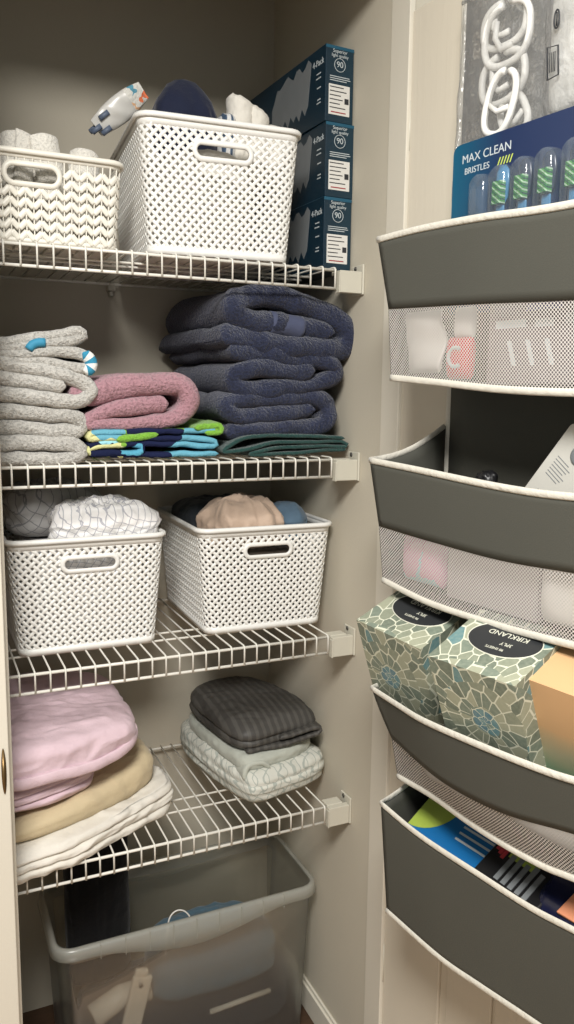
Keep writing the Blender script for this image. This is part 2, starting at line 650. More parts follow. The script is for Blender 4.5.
def thing(name, label, cat, loc=(0, 0, 0), group=None, rot=None, local=False):
    """Empty at the thing's base; parts are given in world coordinates unless local"""
    o = bpy.data.objects.new(name, None)
    o.empty_display_size = .02
    o.location = loc
    if rot is not None:
        o.rotation_euler = rot
    o['label'] = label
    o['category'] = cat
    if group:
        o['group'] = group
    o['_loc'] = list(loc)
    o['_local'] = bool(local)
    return link(o)


def single(name, mb, mat, label, cat, group=None, loc=None, **kw):
    """a thing that is one mesh; origin moved to its base"""
    V = np.array(mb.v)
    if loc is None:
        loc = ((V[:, 0].min() + V[:, 0].max()) / 2, (V[:, 1].min() + V[:, 1].max()) / 2, V[:, 2].min())
    mb.v = [(p[0] - loc[0], p[1] - loc[1], p[2] - loc[2]) for p in mb.v]
    o = obj(name, mb, mat, None, **kw)
    o.location = loc
    o['label'] = label
    o['category'] = cat
    if group:
        o['group'] = group
    o['_loc'] = list(loc)
    return o


def struct(name, mb, mat, parent=None, **kw):
    o = obj(name, mb, mat, parent, **kw)
    if parent is None:
        o['kind'] = 'structure'
    return o


def copy_tree(root, loc, label, rot=None, group=None):
    def cp(o, par):
        c = o.copy()
        COL.objects.link(c)
        c.parent = par
        for ch in [q for q in bpy.data.objects if q.parent == o]:
            cp(ch, c)
        return c
    r = cp(root, None)
    r.location = loc
    r['label'] = label
    r['_loc'] = list(loc)
    if rot is not None:
        r.rotation_euler = rot
    if group:
        r['group'] = group
    return r


def text_bm(items):
    """lettering as thin solid meshes; items = [(string, size, matrix)]"""
    bm = bmesh.new()
    for s, size, mat in items:
        cu = bpy.data.curves.new('lettering', 'FONT')
        cu.body = s
        cu.size = size
        cu.align_x = 'CENTER'
        cu.align_y = 'CENTER'
        cu.extrude = .0002
        o = bpy.data.objects.new('lettering', cu)
        COL.objects.link(o)
        dg = bpy.context.evaluated_depsgraph_get()
        me = bpy.data.meshes.new_from_object(o.evaluated_get(dg))
        me.transform(mat)
        bm.from_mesh(me)
        bpy.data.objects.remove(o)
        bpy.data.curves.remove(cu)
        bpy.data.meshes.remove(me)
    return bm


def catmull(pts, step, closed=False):
    P = [np.array(p, float) for p in pts]
    n = len(P)
    out = []
    segs = n if closed else n - 1
    for i in range(segs):
        p1, p2 = P[i], P[(i + 1) % n]
        p0 = P[(i - 1) % n] if (closed or i > 0) else p1 + (p1 - p2)
        p3 = P[(i + 2) % n] if (closed or i + 2 < n) else p2 + (p2 - p1)
        k = max(2, int(np.linalg.norm((p2 - p1)[:2]) / step))
        for j in range(k):
            t_ = j / k
            out.append(.5 * ((2 * p1) + (-p0 + p2) * t_ + (2 * p0 - 5 * p1 + 4 * p2 - p3) * t_ ** 2 + (-p0 + 3 * p1 - 3 * p2 + p3) * t_ ** 3))
    if not closed:
        out.append(P[-1])
    return np.array(out)


def fold(pts, t, y0, y1, seed=0, step=.005, amp=.0035, wav=.006, lean=0.0, capend=True, freq=16, yjit=.004):
    """a folded cloth: thick layer following a path of (x, z[, thickness factor]) seen end-on, running back from y0 to y1"""
    P = [(p[0], p[1], (p[2] if len(p) > 2 else 1.0)) for p in pts]
    C = catmull(P, step)
    n = len(C)
    T = np.gradient(C[:, :2], axis=0)
    T /= np.linalg.norm(T, axis=1)[:, None] + 1e-9
    Nn = np.stack([-T[:, 1], T[:, 0]], 1)
    arc = np.concatenate([[0], np.cumsum(np.linalg.norm(np.diff(C[:, :2], axis=0), axis=1))])
    sec = []
    k = 8
    for i in range(k + 1):
        a = PI / 2 + PI * i / k
        sec.append((math.sin(a), 0, math.cos(a)))          # n, ybase flag(front), yoff
    front = [(s[0], 'f', s[2]) for s in sec]
    ny = 16
    bot = [(-1, (i + 1) / (ny + 1), 0) for i in range(ny)]
    back = [(-math.cos(PI * i / 4), 'b', math.sin(PI * i / 4)) for i in range(5)]
    top = [(1, 1 - (i + 1) / (ny + 1), 0) for i in range(ny)]
    ring = front + bot + back + top
    mb = MB()
    rows, uvs = [], []
    for i in range(n):
        h = t / 2 * C[i, 2]
        e = min(arc[i], arc[-1] - arc[i])
        if e < h and capend:
            h *= math.sqrt(max(.02, 1 - (1 - e / h) ** 2))
        jf = noise.noise((arc[i] * 22, seed * 7.1, 1.3)) * yjit
        row, ur = [], []
        for (nn, yb, yo) in ring:
            if yb == 'f':
                y = y0 + h + yo * h + jf
            elif yb == 'b':
                y = y1 - h + yo * h
            else:
                y = (y0 + h + jf) + (y1 - y0 - 2 * h) * yb
            x = C[i, 0] + Nn[i, 0] * nn * h
            z = C[i, 1] + Nn[i, 1] * nn * h
            q = Vector((x * freq, y * freq * .8, z * freq)) + Vector((seed * 3.7, seed * 1.9, 0))
            d = noise.noise(q) * wav + noise.noise(q * 3.1) * amp
            sy = lean * (y - y0)
            row.append((x + Nn[i, 0] * d * .5 + sy, y + noise.noise(q * 1.7 + Vector((9, 9, 9))) * yjit, z + d * .6))
            ur.append((arc[i], y))
        rows.append(row)
        uvs.append(ur)
    mb.grid(rows, uvs, True, False)
    m = len(ring)
    mb.f.append(tuple(range(m)))
    mb.f.append(tuple((n - 1) * m + j for j in reversed(range(m))))
    mb.mi += [0, 0]
    return mb


def ridged(q):
    return 1 - 2 * abs(noise.noise(q))


def block(outline, z0, z1, rr=.02, seed=0, wr=.006, fr=12, layers=0, groove=.008, nth=150, aniso=(1, 1, 1), tilt=(0, 0), bulge=0.0, dome=0.0, fine=.002, droop=0.0):
    """a soft folded or crumpled cloth: closed outline in XY, rounded edges, wrinkles, optional folded-layer grooves round the side"""
    O = catmull([(p[0], p[1]) for p in outline], .004, True)
    # resample evenly
    L = np.concatenate([[0], np.cumsum(np.linalg.norm(np.diff(np.vstack([O, O[:1]]), axis=0), axis=1))])
    OO = np.vstack([O, O[:1]])
    s = np.linspace(0, L[-1], nth, endpoint=False)
    O = np.stack([np.interp(s, L, OO[:, 0]), np.interp(s, L, OO[:, 1])], 1)
    c = O.mean(0)
    R = np.linalg.norm(O - c, axis=1).mean()
    h = z1 - z0
    rr = min(rr, h * .49)
    prof = []
    for i in range(7):
        prof.append((i / 7 * (1 - rr / R), 0.0))
    for i in range(6):
        a = PI / 2 * i / 6
        prof.append((1 - rr / R + rr / R * math.sin(a), rr / h * (1 - math.cos(a))))
    ns = 22
    for i in range(ns):
        prof.append((1.0, rr / h + (1 - 2 * rr / h) * i / ns))
    for i in range(7):
        a = PI / 2 * i / 6
        prof.append((1 - rr / R + rr / R * math.cos(a), 1 - rr / h + rr / h * math.sin(a)))
    nt = 34
    for i in range(1, nt + 1):
        prof.append(((1 - rr / R) * (1 - i / nt), 1.0))
    prof[0] = (1e-4, 0)
    prof[-1] = (1e-4, 1.0)
    rows, uvs = [], []
    for (r, v) in prof:
        row = []
        for j in range(nth):
            x, y = c + (O[j] - c) * (r + bulge * math.sin(PI * v) * (r > .8))
            z = z0 + h * v + v * (tilt[0] * (x - c[0]) + tilt[1] * (y - c[1])) + dome * v * (1 - r * r)
            d2 = O[j] - c
            d2 = d2 / (np.linalg.norm(d2) + 1e-9)
            q = Vector((x * aniso[0], y * aniso[1], z * aniso[2])) * fr + Vector((seed * 5.3, seed * 2.1, seed))
            q = q + Vector((noise.noise(q * .7), noise.noise(q * .7 + Vector((5, 5, 5))), noise.noise(q * .7 + Vector((9, 2, 4))))) * .7
            w = wr * (.6 * ridged(q) + .32 * ridged(q * 2.1) + .18 * ridged(q * 4.4)) + fine * noise.noise(q * 5)
            side = max(0, min(1, (r - .75) / .2))
            g = 0
            if layers:
                wob = noise.noise(q * .6 + Vector((3, 1, 7))) * .09
                ph = abs(math.sin(PI * layers * (v + wob)))
                g = groove * (1 - ph) ** 2 * side * (1 if .04 < v < .97 else 0)
            up = 1 - side if v > .5 else 0
            zz = max(z0, z + w * (up if v > .5 else 0) + (w * .4 * side if v > .1 else 0))
            yy = y + d2[1] * (w - g) * side
            if droop and yy < -.0065:
                k_ = min(1, (-.0065 - yy) / .012)
                zz -= droop * k_ * (1 - .45 * v) * (.75 + .9 * noise.noise((x * 26, 2.2, seed)))
            row.append((x + d2[0] * (w - g) * side, yy, zz))
        rows.append(row)
        uvs.append([(p[0], p[1] - p[2]) for p in row])
    mb = MB()
    mb.grid(rows, uvs, True, False)
    return mb


def rrect(w, d, r, n=8):
    """closed rounded rectangle outline, counter-clockwise, with outward normals"""
    pts = []
    for cx, cy, a0 in ((w / 2 - r, -d / 2 + r, -PI / 2), (w / 2 - r, d / 2 - r, 0), (-w / 2 + r, d / 2 - r, PI / 2), (-w / 2 + r, -d / 2 + r, PI)):
        for i in range(n + 1):
            a = a0 + PI / 2 * i / n
            pts.append((cx + r * math.cos(a), cy + r * math.sin(a)))
    return pts


def perim(w, d, r):
    """arc-length parametrised rounded rectangle starting at front left corner end, returns f(u)->(x,y,nx,ny)"""
    pts = np.array(rrect(w, d, r, 10))
    # rotate start so u=0 is at front-left start of the front side
    k = int(np.argmin(np.hypot(pts[:, 0] - (-w / 2 + r), pts[:, 1] + d / 2)))
    pts = np.roll(pts, -k, axis=0)
    pp = np.vstack([pts, pts[:1]])
    L = np.concatenate([[0], np.cumsum(np.linalg.norm(np.diff(pp, axis=0), axis=1))])
    tot = L[-1]

    def f(u):
        s = (u % 1.0) * tot
        x, y = np.interp(s, L, pp[:, 0]), np.interp(s, L, pp[:, 1])
        e = tot * .004
        xa, ya = np.interp((s + e) % tot, L, pp[:, 0]), np.interp((s + e) % tot, L, pp[:, 1])
        xb, yb = np.interp((s - e) % tot, L, pp[:, 0]), np.interp((s - e) % tot, L, pp[:, 1])
        tx, ty = xa - xb, ya - yb
        n = math.hypot(tx, ty) + 1e-9
        return x, y, ty / n, -tx / n
    return f, tot


def make_basket(name, label, loc, wt, dt, wb, db, H, style, mat, group, rot=0):
    """tapered rounded plastic basket with pierced walls; local origin at bottom centre"""
    root = thing(name, label, 'basket', loc, group, (0, 0, rot), True)
    rc = .022
    ft, Pt = perim(wt, dt, rc)
    fb, Pb = perim(wb, db, rc)

    def S(u, v, off=0.0):
        a, b = ft(u), fb(u)
        x = a[0] * v + b[0] * (1 - v)
        y = a[1] * v + b[1] * (1 - v)
        nx = a[2] * v + b[2] * (1 - v)
        ny = a[3] * v + b[3] * (1 - v)
        return Vector((x + nx * off, y + ny * off, v * H))
    v0, v1 = .045, .945
    # u range of front side
    uf = (wt - 2 * rc) / Pt
    cu = uf / 2
    slot_w, slot_h = (.092, .017) if style == 'weave' else (.078, .022)
    slot_v = .785 if style == 'weave' else .76
    shw = slot_w / 2 / Pt
    shv = slot_h / 2 / H
    cub = cu + .5

    def inslot(u, v, grow=0.0):
        for c in (cu, cub):
            du = abs(((u - c + .5) % 1) - .5) * Pt
            dv = abs(v - slot_v) * H
            ex = max(0, du - (slot_w / 2 - slot_h / 2))
            if math.hypot(ex, dv) < slot_h / 2 + .006 + grow:
                return True
        return False
    mb = MB()
    if style == 'weave':
        n = int(round(Pt / .0150))
        if n % 2:
            n += 1
        m = int(round((v1 - v0) * H / .0143))
        hw = .295
        sub = 4
        for fam in (0, 1):
            for k in range(n):
                run = []

                def flush(run):
                    if len(run) > 2:
                        rows = []
                        for (t_,) in run:
                            row = []
                            for (lat, hh) in ((-hw, -.0003), (-hw * .8, .0006), (hw * .8, .0006), (hw, -.0003), (0, -.0016)):
                                kk = k + lat
                                # along coordinate: the other family's index
                                if fam == 0:
                                    uu = (kk + t_) / n
                                else:
                                    uu = (kk - t_) / n
                                vv = v0 + (v1 - v0) * min(1, max(0, t_ / m))
                                j2 = 2 * t_
                                wv = math.cos(PI * (j2 + (0 if fam == 0 else 1))) * .0006
                                row.append(S(uu, vv, hh + wv))
                            rows.append(row)
                        kk0 = len(mb.v)
                        mb.grid(rows, None, True, False)
                for i in range(m * 2 * sub // 1 + 1):
                    t_ = i / (2 * sub)
                    uu = (k + t_) / n if fam == 0 else (k - t_) / n
                    vv = v0 + (v1 - v0) * t_ / m
                    if inslot(uu, vv):
                        flush(run)
                        run = []
                    else:
                        run.append((t_,))
                flush(run)
    else:
        n = int(round(Pt / .0125))
        if n % 2:
            n += 1
        dv = .0165 / H
        # vertical ribs
        for k in range(n):
            u = k / n
            rows = []
            seg = []
            for i in range(40):
                v = v0 + (v1 - v0) * i / 39
                if inslot(u, v):
                    if len(seg) > 1:
                        mb.tube([S(u, q, 0) for q in seg], .0013, 6)
                    seg = []
                else:
                    seg.append(v)
            if len(seg) > 1:
                mb.tube([S(u, q, 0) for q in seg], .0013, 6)
            # leaf bars leaning alternately
            sgn = 1 if k % 2 == 0 else -1
            v = v0 - .01
            while v < v1:
                pts, rad = [], []
                for i in range(7):
                    f = i / 6
                    uu = (k + f) / n
                    vv = v + (f if sgn > 0 else 1 - f) * .0125 / H
                    pts.append((uu, vv))
                    rad.append(.0022 + .0022 * math.sin(PI * f))
                if all(v0 - .02 <= q[1] <= v1 + .01 and not inslot(*q) for q in pts):
                    mb.tube([S(q[0], q[1], .0004) for q in pts], 0.0020, 8, up=(0, 0, 1), ry=.0050)
                v += dv
    # solid bottom band, floor, upper band: one closed outline each
    NU = 120
    for (va, vb_) in ((0.0, v0 + .012), (v1 - .012, 1.0)):
        rows = []
        for (v, o) in ((va, .0012), (vb_, .0012), (vb_, -.0014), (va, -.0014)):
            rows.append([S(i / NU, v, o) for i in range(NU)])
        mb.grid(rows, None, True, True)
    rows = []
    for (v, sc) in ((.004, 1.0), (.004, .5), (.004, .01), (.016, .01), (.016, .5), (.016, 1.0)):
        rows.append([Vector((S(i / NU, 0).x * sc, S(i / NU, 0).y * sc, v * H)) for i in range(NU)])
    mb.grid(rows, None, True, False)
    obj('body', mb, mat, root)
    rim = MB()
    sec = [(-.0015, -.002), (.0035, -.004), (.0065, -.0035), (.007, .001), (.005, .0042), (.001, .005), (-.002, .003)]
    rows = []
    for i in range(NU):
        p = S(i / NU, 1, 0)
        nrm = (S(i / NU, 1, .01) - p).normalized()
        rows.append([p + nrm * a + Vector((0, 0, b)) for a, b in sec])
    rim.grid(rows, None, True, True)
    obj('rim', rim, mat, root)
    for c in (cu, cub):
        hb = MB()
        rows = []
        K = 48
        for i in range(K):
            a = 2 * PI * i / K
            hx = (slot_w - slot_h) / 2
            ca, sa = math.cos(a), math.sin(a)

            def pt(r, off):
                x = r * ca + (hx if ca > 0 else -hx)
                return S(c + x / Pt, slot_v + r * sa / H, off)
            r0 = slot_h / 2
            rows.append([pt(r0, .002), pt(r0 + .003, .0034), pt(r0 + .0085, .0022), pt(r0 + .0085, -.001), pt(r0, -.0016)])
        hb.grid(rows, None, True, True)
        obj('handle', hb, mat, root)
    return root


# ------------------------------------------------------------------ setting
b = MB().box((WL - .1, -.15, -.05), (WR + .1, YB + .1, 0))
struct('floor', b, M['floor'], smooth=False)
b = MB().box((-3.2, -3.0, -.05), (1.6, -.15, 0))
struct('floor_hall', b, M['hallfloor'], smooth=False)  # out of view; split from the closet floor for its light bounce
b = MB().box((WL - .1, YB, 0), (WR + .1, YB + .08, 2.5))
struct('wall_back', b, M['back'], smooth=False)
b = MB().box((WR, -.145, 0), (WR + .1, YB, 2.5))
struct('wall_right', b, M['wall'], smooth=False)
b = MB().box((WL - .1, -.03, 0), (WL, YB, 2.5))
struct('wall_left', b, M['wall'], smooth=False)
b = MB().box((WL - .1, -.15, 2.5), (WR + .1, YB + .08, 2.58))
struct('ceiling', b, M['wall'], smooth=False)
b = MB().box((-3.2, -.15, 0), (-.665, -.03, 2.5)).box((-.665, -.15, 2.165), (WR, -.03, 2.5)).box((WR + .005, -.15, 2.165), (1.6, -.03, 2.5)).box((WR + .1, -.15, 0), (1.6, -.03, 2.165))
struct('wall_front', b, M['wall'], smooth=False)
# left jamb strip with a stop bead and a dark strike plate
b = MB().box((-.665, -.15, 0), (-.6175, -.06, 2.165))
b.box((-.6175, -.118, 0), (-.610, -.075, 2.165))
j = struct('trim_left', b, M['trim'], smooth=False, bevel=.002)
pb = MB()
pts = []
for i in range(28):
    a = 2 * PI * i / 28
    pts.append((-.626 + .0035 * math.cos(a), .872 + .036 * math.sin(a)))
pb.poly(pts, .003, Matrix(((1, 0, 0, 0), (0, 0, -1, -.1495), (0, 1, 0, 0), (0, 0, 0, 1))))
pl = obj('strike_plate', pb, M['brass'], None)
pl.parent = j
pl['label'] = 'dark brass strike plate'
# right jamb strip between wall and door
b = MB().box((WR - .006, -.150, 0), (WR + .005, -.092, 2.165))
struct('trim_right', b, M['trim'], smooth=False, bevel=.0015)
# baseboards
b = MB().box((WR - .011, -.09, 0), (WR, YB, .062)).box((WR - .006, -.09, .062), (WR, YB, .070))
struct('baseboard_right', b, M['trim'], smooth=False, bevel=.002)

# door: stiles, rails and moulded panels built as one slab, hinged on the right jamb
DW = .70
b = MB()
b.box((0, .012, -.034), (DW, 2.07, -.006))
for (u0, u1, za, zb) in ((0, .151, .012, 2.07), (DW - .151, DW, .012, 2.07), (.151, DW - .151, .012, .24), (.151, DW - .151, .93, 1.06), (.151, DW - .151, 1.93, 2.07)):
    b.box((u0, za, -.008), (u1, zb, 0))
for (za, zb) in ((.24, .93), (1.06, 1.93)):
    b.box((.168, za + .018, -.008), (.272, zb - .018, -.001))
    b.box((.278, za + .018, -.008), (DW - .168, zb - .018, -.001))
b.xf(MDOOR)
door = struct('door_1', b, M['door'], smooth=False, bevel=.003)
for zz in (.3, 1.1, 1.85):
    hb = MB().tube([D(-.004, -.004, zz + k * .08) for k in (0, .5, 1)], .006, 12)
    h_ = obj('hinge', hb, M['clip'], None)
    h_.parent = door


# ------------------------------------------------------------------ wire shelves
def make_shelf(label, z):
    s = thing('wire_shelf', label, 'shelf', (0, 0, z), 'white wire closet shelves', None, True)
    x0, x1 = WL + .006, .004
    fr = MB()
    fr.tube([(x0, 0, 0), (x1, 0, 0)], .0028, 10)
    obj('front_rail', fr, M['wire'], s)
    lr = MB().tube([(x0, .0008, -LIP), (x1, .0008, -LIP)], .0028, 10)
    obj('lower_front_rail', lr, M['wire'], s)
    for y in (.104, .150):
        r = MB().tube([(x0, y, 0), (x1, y, 0)], .0022, 8)
        obj('support_rod', r, M['wire'], s)
    r = MB().tube([(x0, .404, 0), (x1, .404, 0)], .0028, 8)
    obj('back_rail', r, M['wire'], s)
    w = MB()
    for i in range(0, 28):
        x = -i * .0254
        if x < x0:
            break
        w.tube([(x, .407, .0046), (x, .25, .0046), (x, .003, .0046), (x, -.0022, .0036), (x, -.0044, .001), (x, -.0046, -.004), (x, -.0042, -LIP - .001)], .0018, 6)
    obj('deck_wires', w, M['wire'], s)
    # two small wall clips holding the back rail
    for x in (-.325, -.06):
        c = MB().box((x - .008, .400, -.014), (x + .008, YB + .0005, -.002)).box((x - .004, .407, -.024), (x + .004, YB + .0005, -.014))
        obj('wall_clip', c, M['clip'], s, smooth=False, bevel=.0015)
    return s


sh = make_shelf('topmost white wire shelf carrying two white baskets and dark teal cartons', Z1)
copy_tree(sh, (0, 0, Z2), 'second white wire shelf down, carrying stacks of folded towels')
copy_tree(sh, (0, 0, Z3), 'third white wire shelf down, carrying two woven baskets side by side')
copy_tree(sh, (0, 0, Z4), 'lowest white wire shelf, carrying folded sheets above the clear bin')


def make_bracket(label, z):
    s = thing('shelf_bracket', label, 'bracket', (.010, 0, z), 'white end brackets on the right wall', None, True)
    m = MB()
    m.box((-.002, -.010, -.040), (.044, .004, .000))
    m.box((-.0045, -.012, -.041), (-.002, .006, -.004))
    obj('cup', m, M['clip'], s, smooth=False, bevel=.0025)
    m = MB().box((.0445, -.012, -.042), (.0488, .030, .014))
    obj('wall_plate', m, M['clip'], s, smooth=False, bevel=.002)
    m = MB().tube([(.0435, .016, .008), (.0445, .016, .008)], .0045, 12)
    obj('screw', m, M['screw'], s)
    m = MB().box((.000, .004, -.006), (.036, .030, .001))
    obj('arm', m, M['clip'], s, smooth=False, bevel=.0015)
    return s


br = make_bracket('white plastic bracket holding the topmost wire shelf to the right wall', Z1)
copy_tree(br, (.010, 0, Z2), 'white plastic bracket holding the towel shelf to the right wall')
copy_tree(br, (.010, 0, Z3), 'white plastic bracket on the right wall beside the beige satin basket')
copy_tree(br, (.010, 0, Z4), 'lowest white plastic bracket, level with the charcoal sheet shelf')

# ------------------------------------------------------------------ baskets
BW = dict(wt=.280, dt=.335, wb=.248, db=.310, H=.208, style='weave')
bk = make_basket('woven_basket', 'white woven basket on the third shelf holding white checked sheets', (-.448, .082 + .155, Z3 + DECK), mat=M['plast'], group='white woven plastic baskets', **BW)
bk_satin = copy_tree(bk, (-.094, .082 + .155, Z3 + DECK), 'white woven basket on the third shelf holding crumpled beige satin')
bk_top = copy_tree(bk, (-.207, .012 + .155, Z1 + DECK), 'tall white woven basket on the topmost shelf beside the dark teal cartons')
bk_satin.rotation_euler = (0, 0, math.radians(-1.5))
bk_top.scale = (1.02, 1.02, 1.055)
bk_top.rotation_euler = (0, 0, math.radians(-4.5))
make_basket('chevron_basket', 'low white basket with leaf chevron walls holding rolled washcloths', (-.534, .024 + .12, Z1 + DECK), .290, .25, .272, .235, .137, 'chevron', M['plast2'], None)

# ------------------------------------------------------------------ top shelf: cartons
FRONT = Matrix(((1, 0, 0, 0), (0, 0, -1, 0), (0, 1, 0, 0), (0, 0, 0, 1)))     # local xy plane -> faces -Y
LEFT = Matrix(((0, 0, -1, 0), (-1, 0, 0, 0), (0, 1, 0, 0), (0, 0, 0, 1)))     # local xy plane -> faces -X, x runs towards -Y


def make_carton(label, loc, rz):
    W_, H_, L_ = .060, .1335, .335
    s = thing('bulb_carton', label, 'carton', loc, 'dark teal cartons stacked on the topmost shelf', (0, 0, rz), True)
    m = MB().box((0, 0, 0), (W_, L_, H_))
    obj('carton_body', m, M['teal'], s, smooth=False, bevel=.0012)
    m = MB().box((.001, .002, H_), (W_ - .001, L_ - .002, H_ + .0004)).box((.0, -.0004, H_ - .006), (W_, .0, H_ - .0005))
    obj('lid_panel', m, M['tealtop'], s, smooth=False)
    T = Matrix.Translation
    # white lettering and ring on the end face
    bm = text_bm([('Superior', .0088, T((.030, -.0004, .124)) @ FRONT), ('light quality', .0078, T((.030, -.0004, .1165)) @ FRONT),
                  ('90', .0145, T((.030, -.0004, .101)) @ FRONT)])
    obj('end_lettering', bm, M['print'], s, smooth=False)
    m = MB()
    m.tube([(.030 + .0115 * math.cos(2 * PI * i / 32), -.0003, .1005 + .0115 * math.sin(2 * PI * i / 32)) for i in range(32)], .0006, 6, True)
    for i, w in enumerate((.042, .044, .036)):
        m.box((.009, -.0004, .0795 - i * .0036), (.009 + w, 0, .0808 - i * .0036))
    obj('ring_print', m, M['print'], s, smooth=False)
    m = MB().box((.007, -.0006, .013), (.052, 0, .066))
    lb = obj('sticker', m, M['sticker'], s, smooth=False)
    m = MB()
    for i, (a, w) in enumerate(((.009, .030), (.009, .036), (.009, .024), (.009, .028), (.009, .022), (.009, .034))):
        m.box((a, -.0009, .0605 - i * .0072), (a + w, -.0006, .0622 - i * .0072))
    m.box((.041, -.0009, .034), (.050, -.0006, .044))
    ik = obj('sticker_print', m, M['ink'], lb, smooth=False)
    m = MB().box((.012, -.0009, .0165), (.044, -.0006, .0185))
    obj('sticker_red_print', m, M['redink'], lb, smooth=False)
    # left side: lettering column near the front edge and a grey skyline shape with ragged foot
    bm = text_bm([('4-Pack', .016, T((-.0004, .028, .108)) @ LEFT)])
    obj('side_lettering', bm, M['print'], s, smooth=False)
    m = MB()
    for zz, w in ((.088, .016), (.080, .018), (.063, .014), (.042, .012), (.036, .014)):
        m.box((-.0004, .018, zz), (0, .018 + w, zz + .0022))
    obj('side_print', m, M['print'], s, smooth=False)
    rnd = random.Random(3)
    pts = []
    for i in range(15):
        x = -.055 - i * .012
        pts.append((x, .118 + .008 * math.sin(i * 1.7) + rnd.uniform(-.003, .003) - max(0, i - 10) * .008))
    low = []
    for i in range(14):
        x = -.055 - .168 + i * .012
        low.append((x, .03 + (.012 if i % 2 else 0) + rnd.uniform(-.004, .004)))
    pp = pts + low
    m = MB().poly(pp, .0004, Matrix.Translation((0, 0, 0)) @ LEFT)
    obj('picture_print', m, M['greyprint'], s, smooth=False)
    return s


cz = Z1 + DECK
ca = make_carton('dark teal carton at the bottom of the stack of three', (-.0030, .040, cz), math.radians(2.0))
copy_tree(ca, (-.0010, .042, cz + .1342), 'dark teal carton in the middle of the stack of three', (0, 0, math.radians(1.2)))
copy_tree(ca, (-.0030, .043, cz + .2684), 'dark teal carton at the top of the stack of three', (0, 0, math.radians(2.6)))

# ------------------------------------------------------------------ rolled washcloths in the chevron basket
def make_roll(name, label, x, y, z0, h, r, seed):
    pts = []
    turns = 2.6
    for i in range(18):
        a = 2 * PI * turns * i / 17
        rr = .004 + (r - .009) * i / 17
        pts.append((rr * math.cos(a), rr * math.sin(a)))
    mb = fold(pts, .0105, -h / 2, h / 2, seed, .003, .0020, .004)
    mb.xf(Matrix.Translation((x, y, z0 + h / 2 - .004)) @ Matrix.Rotation(.16 * math.sin(seed * 2.3), 4, 'Y') @ Matrix.Rotation(-.14 + .05 * math.cos(seed * 3.1), 4, 'X') @ Matrix.Rotation(PI / 2 * 1.0, 4, 'X') @ Matrix.Rotation(seed * .7, 4, 'Y'))
    return single(name, mb, M['whiteterry'], label, 'washcloth', 'rolled white washcloths in the low basket')


zc = Z1 + DECK + .004
make_roll('rolled_washcloth', 'rolled white washcloth nearest the right end of the low basket', -.446, .080, zc, .168, .030, 1)
make_roll('rolled_washcloth', 'rolled white washcloth in the middle, tallest in the low basket', -.496, .085, zc, .182, .032, 2)
make_roll('rolled_washcloth', 'rolled white washcloth at the left edge of the photo in the low basket', -.556, .082, zc, .184, .033, 3)
make_roll('rolled_washcloth', 'rolled white washcloth lying behind, left of the middle roll', -.528, .150, zc, .180, .029, 4)

# ------------------------------------------------------------------ contents of the tall top basket
zb = Z1 + DECK + .006
def ell(cx, cy, a, b_, n=14, ph=0, sq=1.0):
    return [(cx + a * math.cos(2 * PI * i / n + ph), cy + b_ * math.sin(2 * PI * i / n + ph)) for i in range(n)]


m = block(ell(-.215, .17, .105, .12), zb, zb + .185, .03, 11, .008, 10, 0, 0, 110)
single('folded_cloth', m, M['whitesheet'], 'white cloth heap lining the tall basket on the topmost shelf', 'cloth')
m = block([(-.292, .10), (-.255, .088), (-.215, .092), (-.193, .115), (-.195, .165), (-.23, .19), (-.275, .18), (-.30, .145)], zb + .17, zb + .298, .046, 12, .008, 12, 0, 0, 110, dome=.02, bulge=.02)
single('navy_cap', m, M['navycloth'], 'navy cloth bundle standing out of the tall basket on the topmost shelf', 'cloth')
m = block([(-.185, .085), (-.166, .082), (-.160, .12), (-.170, .15), (-.188, .14)], zb + .17, zb + .262, .012, 13, .003, 22, 0, 0, 90)
single('striped_cloth', m, M['striped cloth'], 'blue and white striped cloth between the navy bundle and white cloths', 'cloth')
for i, (x, y, r, h, lab) in enumerate(((-.148, .105, .022, .302, 'white rolled cloth standing tallest beside the striped cloth'), (-.118, .115, .027, .290, 'white rolled cloth in front of the dark teal cartons'), (-.068, .12, .026, .262, 'small white rolled cloth at the right corner of the tall basket'))):
    m = block(ell(x, y, r, r * 1.15, 10), zb + .15, zb + h - .006, .012, 20 + i, .004, 26, 0, 0, 80, tilt=(-.3, .1))
    single('rolled_cloth', m, M['whitesheet'], lab, 'cloth', 'white cloths in the tall basket')
# floral packet leaning out over the left rim
pk = thing('floral_packet', 'milky packet with orange and blue flower print leaning over the basket rim', 'packet', (-.352, .17, zb + .19))
A0, B0 = Vector((-.325, .15, zb + .18)), Vector((-.37, .165, zb + .285))
rows, uvs = [], []
ax = (at(141, 92, .17) - at(99, 126, .19)).normalized()
wd = Vector((.55, .25, -.72)).normalized()
wd = (wd - ax * wd.dot(ax)).normalized()
th = ax.cross(wd).normalized()
pc = (at(141, 92, .17) + at(99, 126, .19)) / 2
for side_ in (1,):
    R_ = []
    for i in range(21):
        row = []
        f = i / 20
        for k in range(24):
            a = 2 * PI * k / 24
            wdt = .024 * (1 - .35 * (2 * f - 1) ** 2)
            tk = .011 * math.sin(PI * min(1, max(0.02, f))) ** .5
            p = pc + ax * (f - .5) * .112 + wd * wdt * math.cos(a) + th * tk * math.sin(a)
            p += th * .004 * noise.noise(p * 60)
            row.append(p)
        R_.append(row)
    rows = R_
m = MB().grid(rows[:15], None, True)
obj('packet_body', m, M['milky'], pk)
m = MB().grid(rows[14:], None, True)
m.f.append(tuple(range(len(m.v) - 24, len(m.v))))
m.mi.append(0)
obj('flower_print', m, M['floral'], pk)
m = MB()
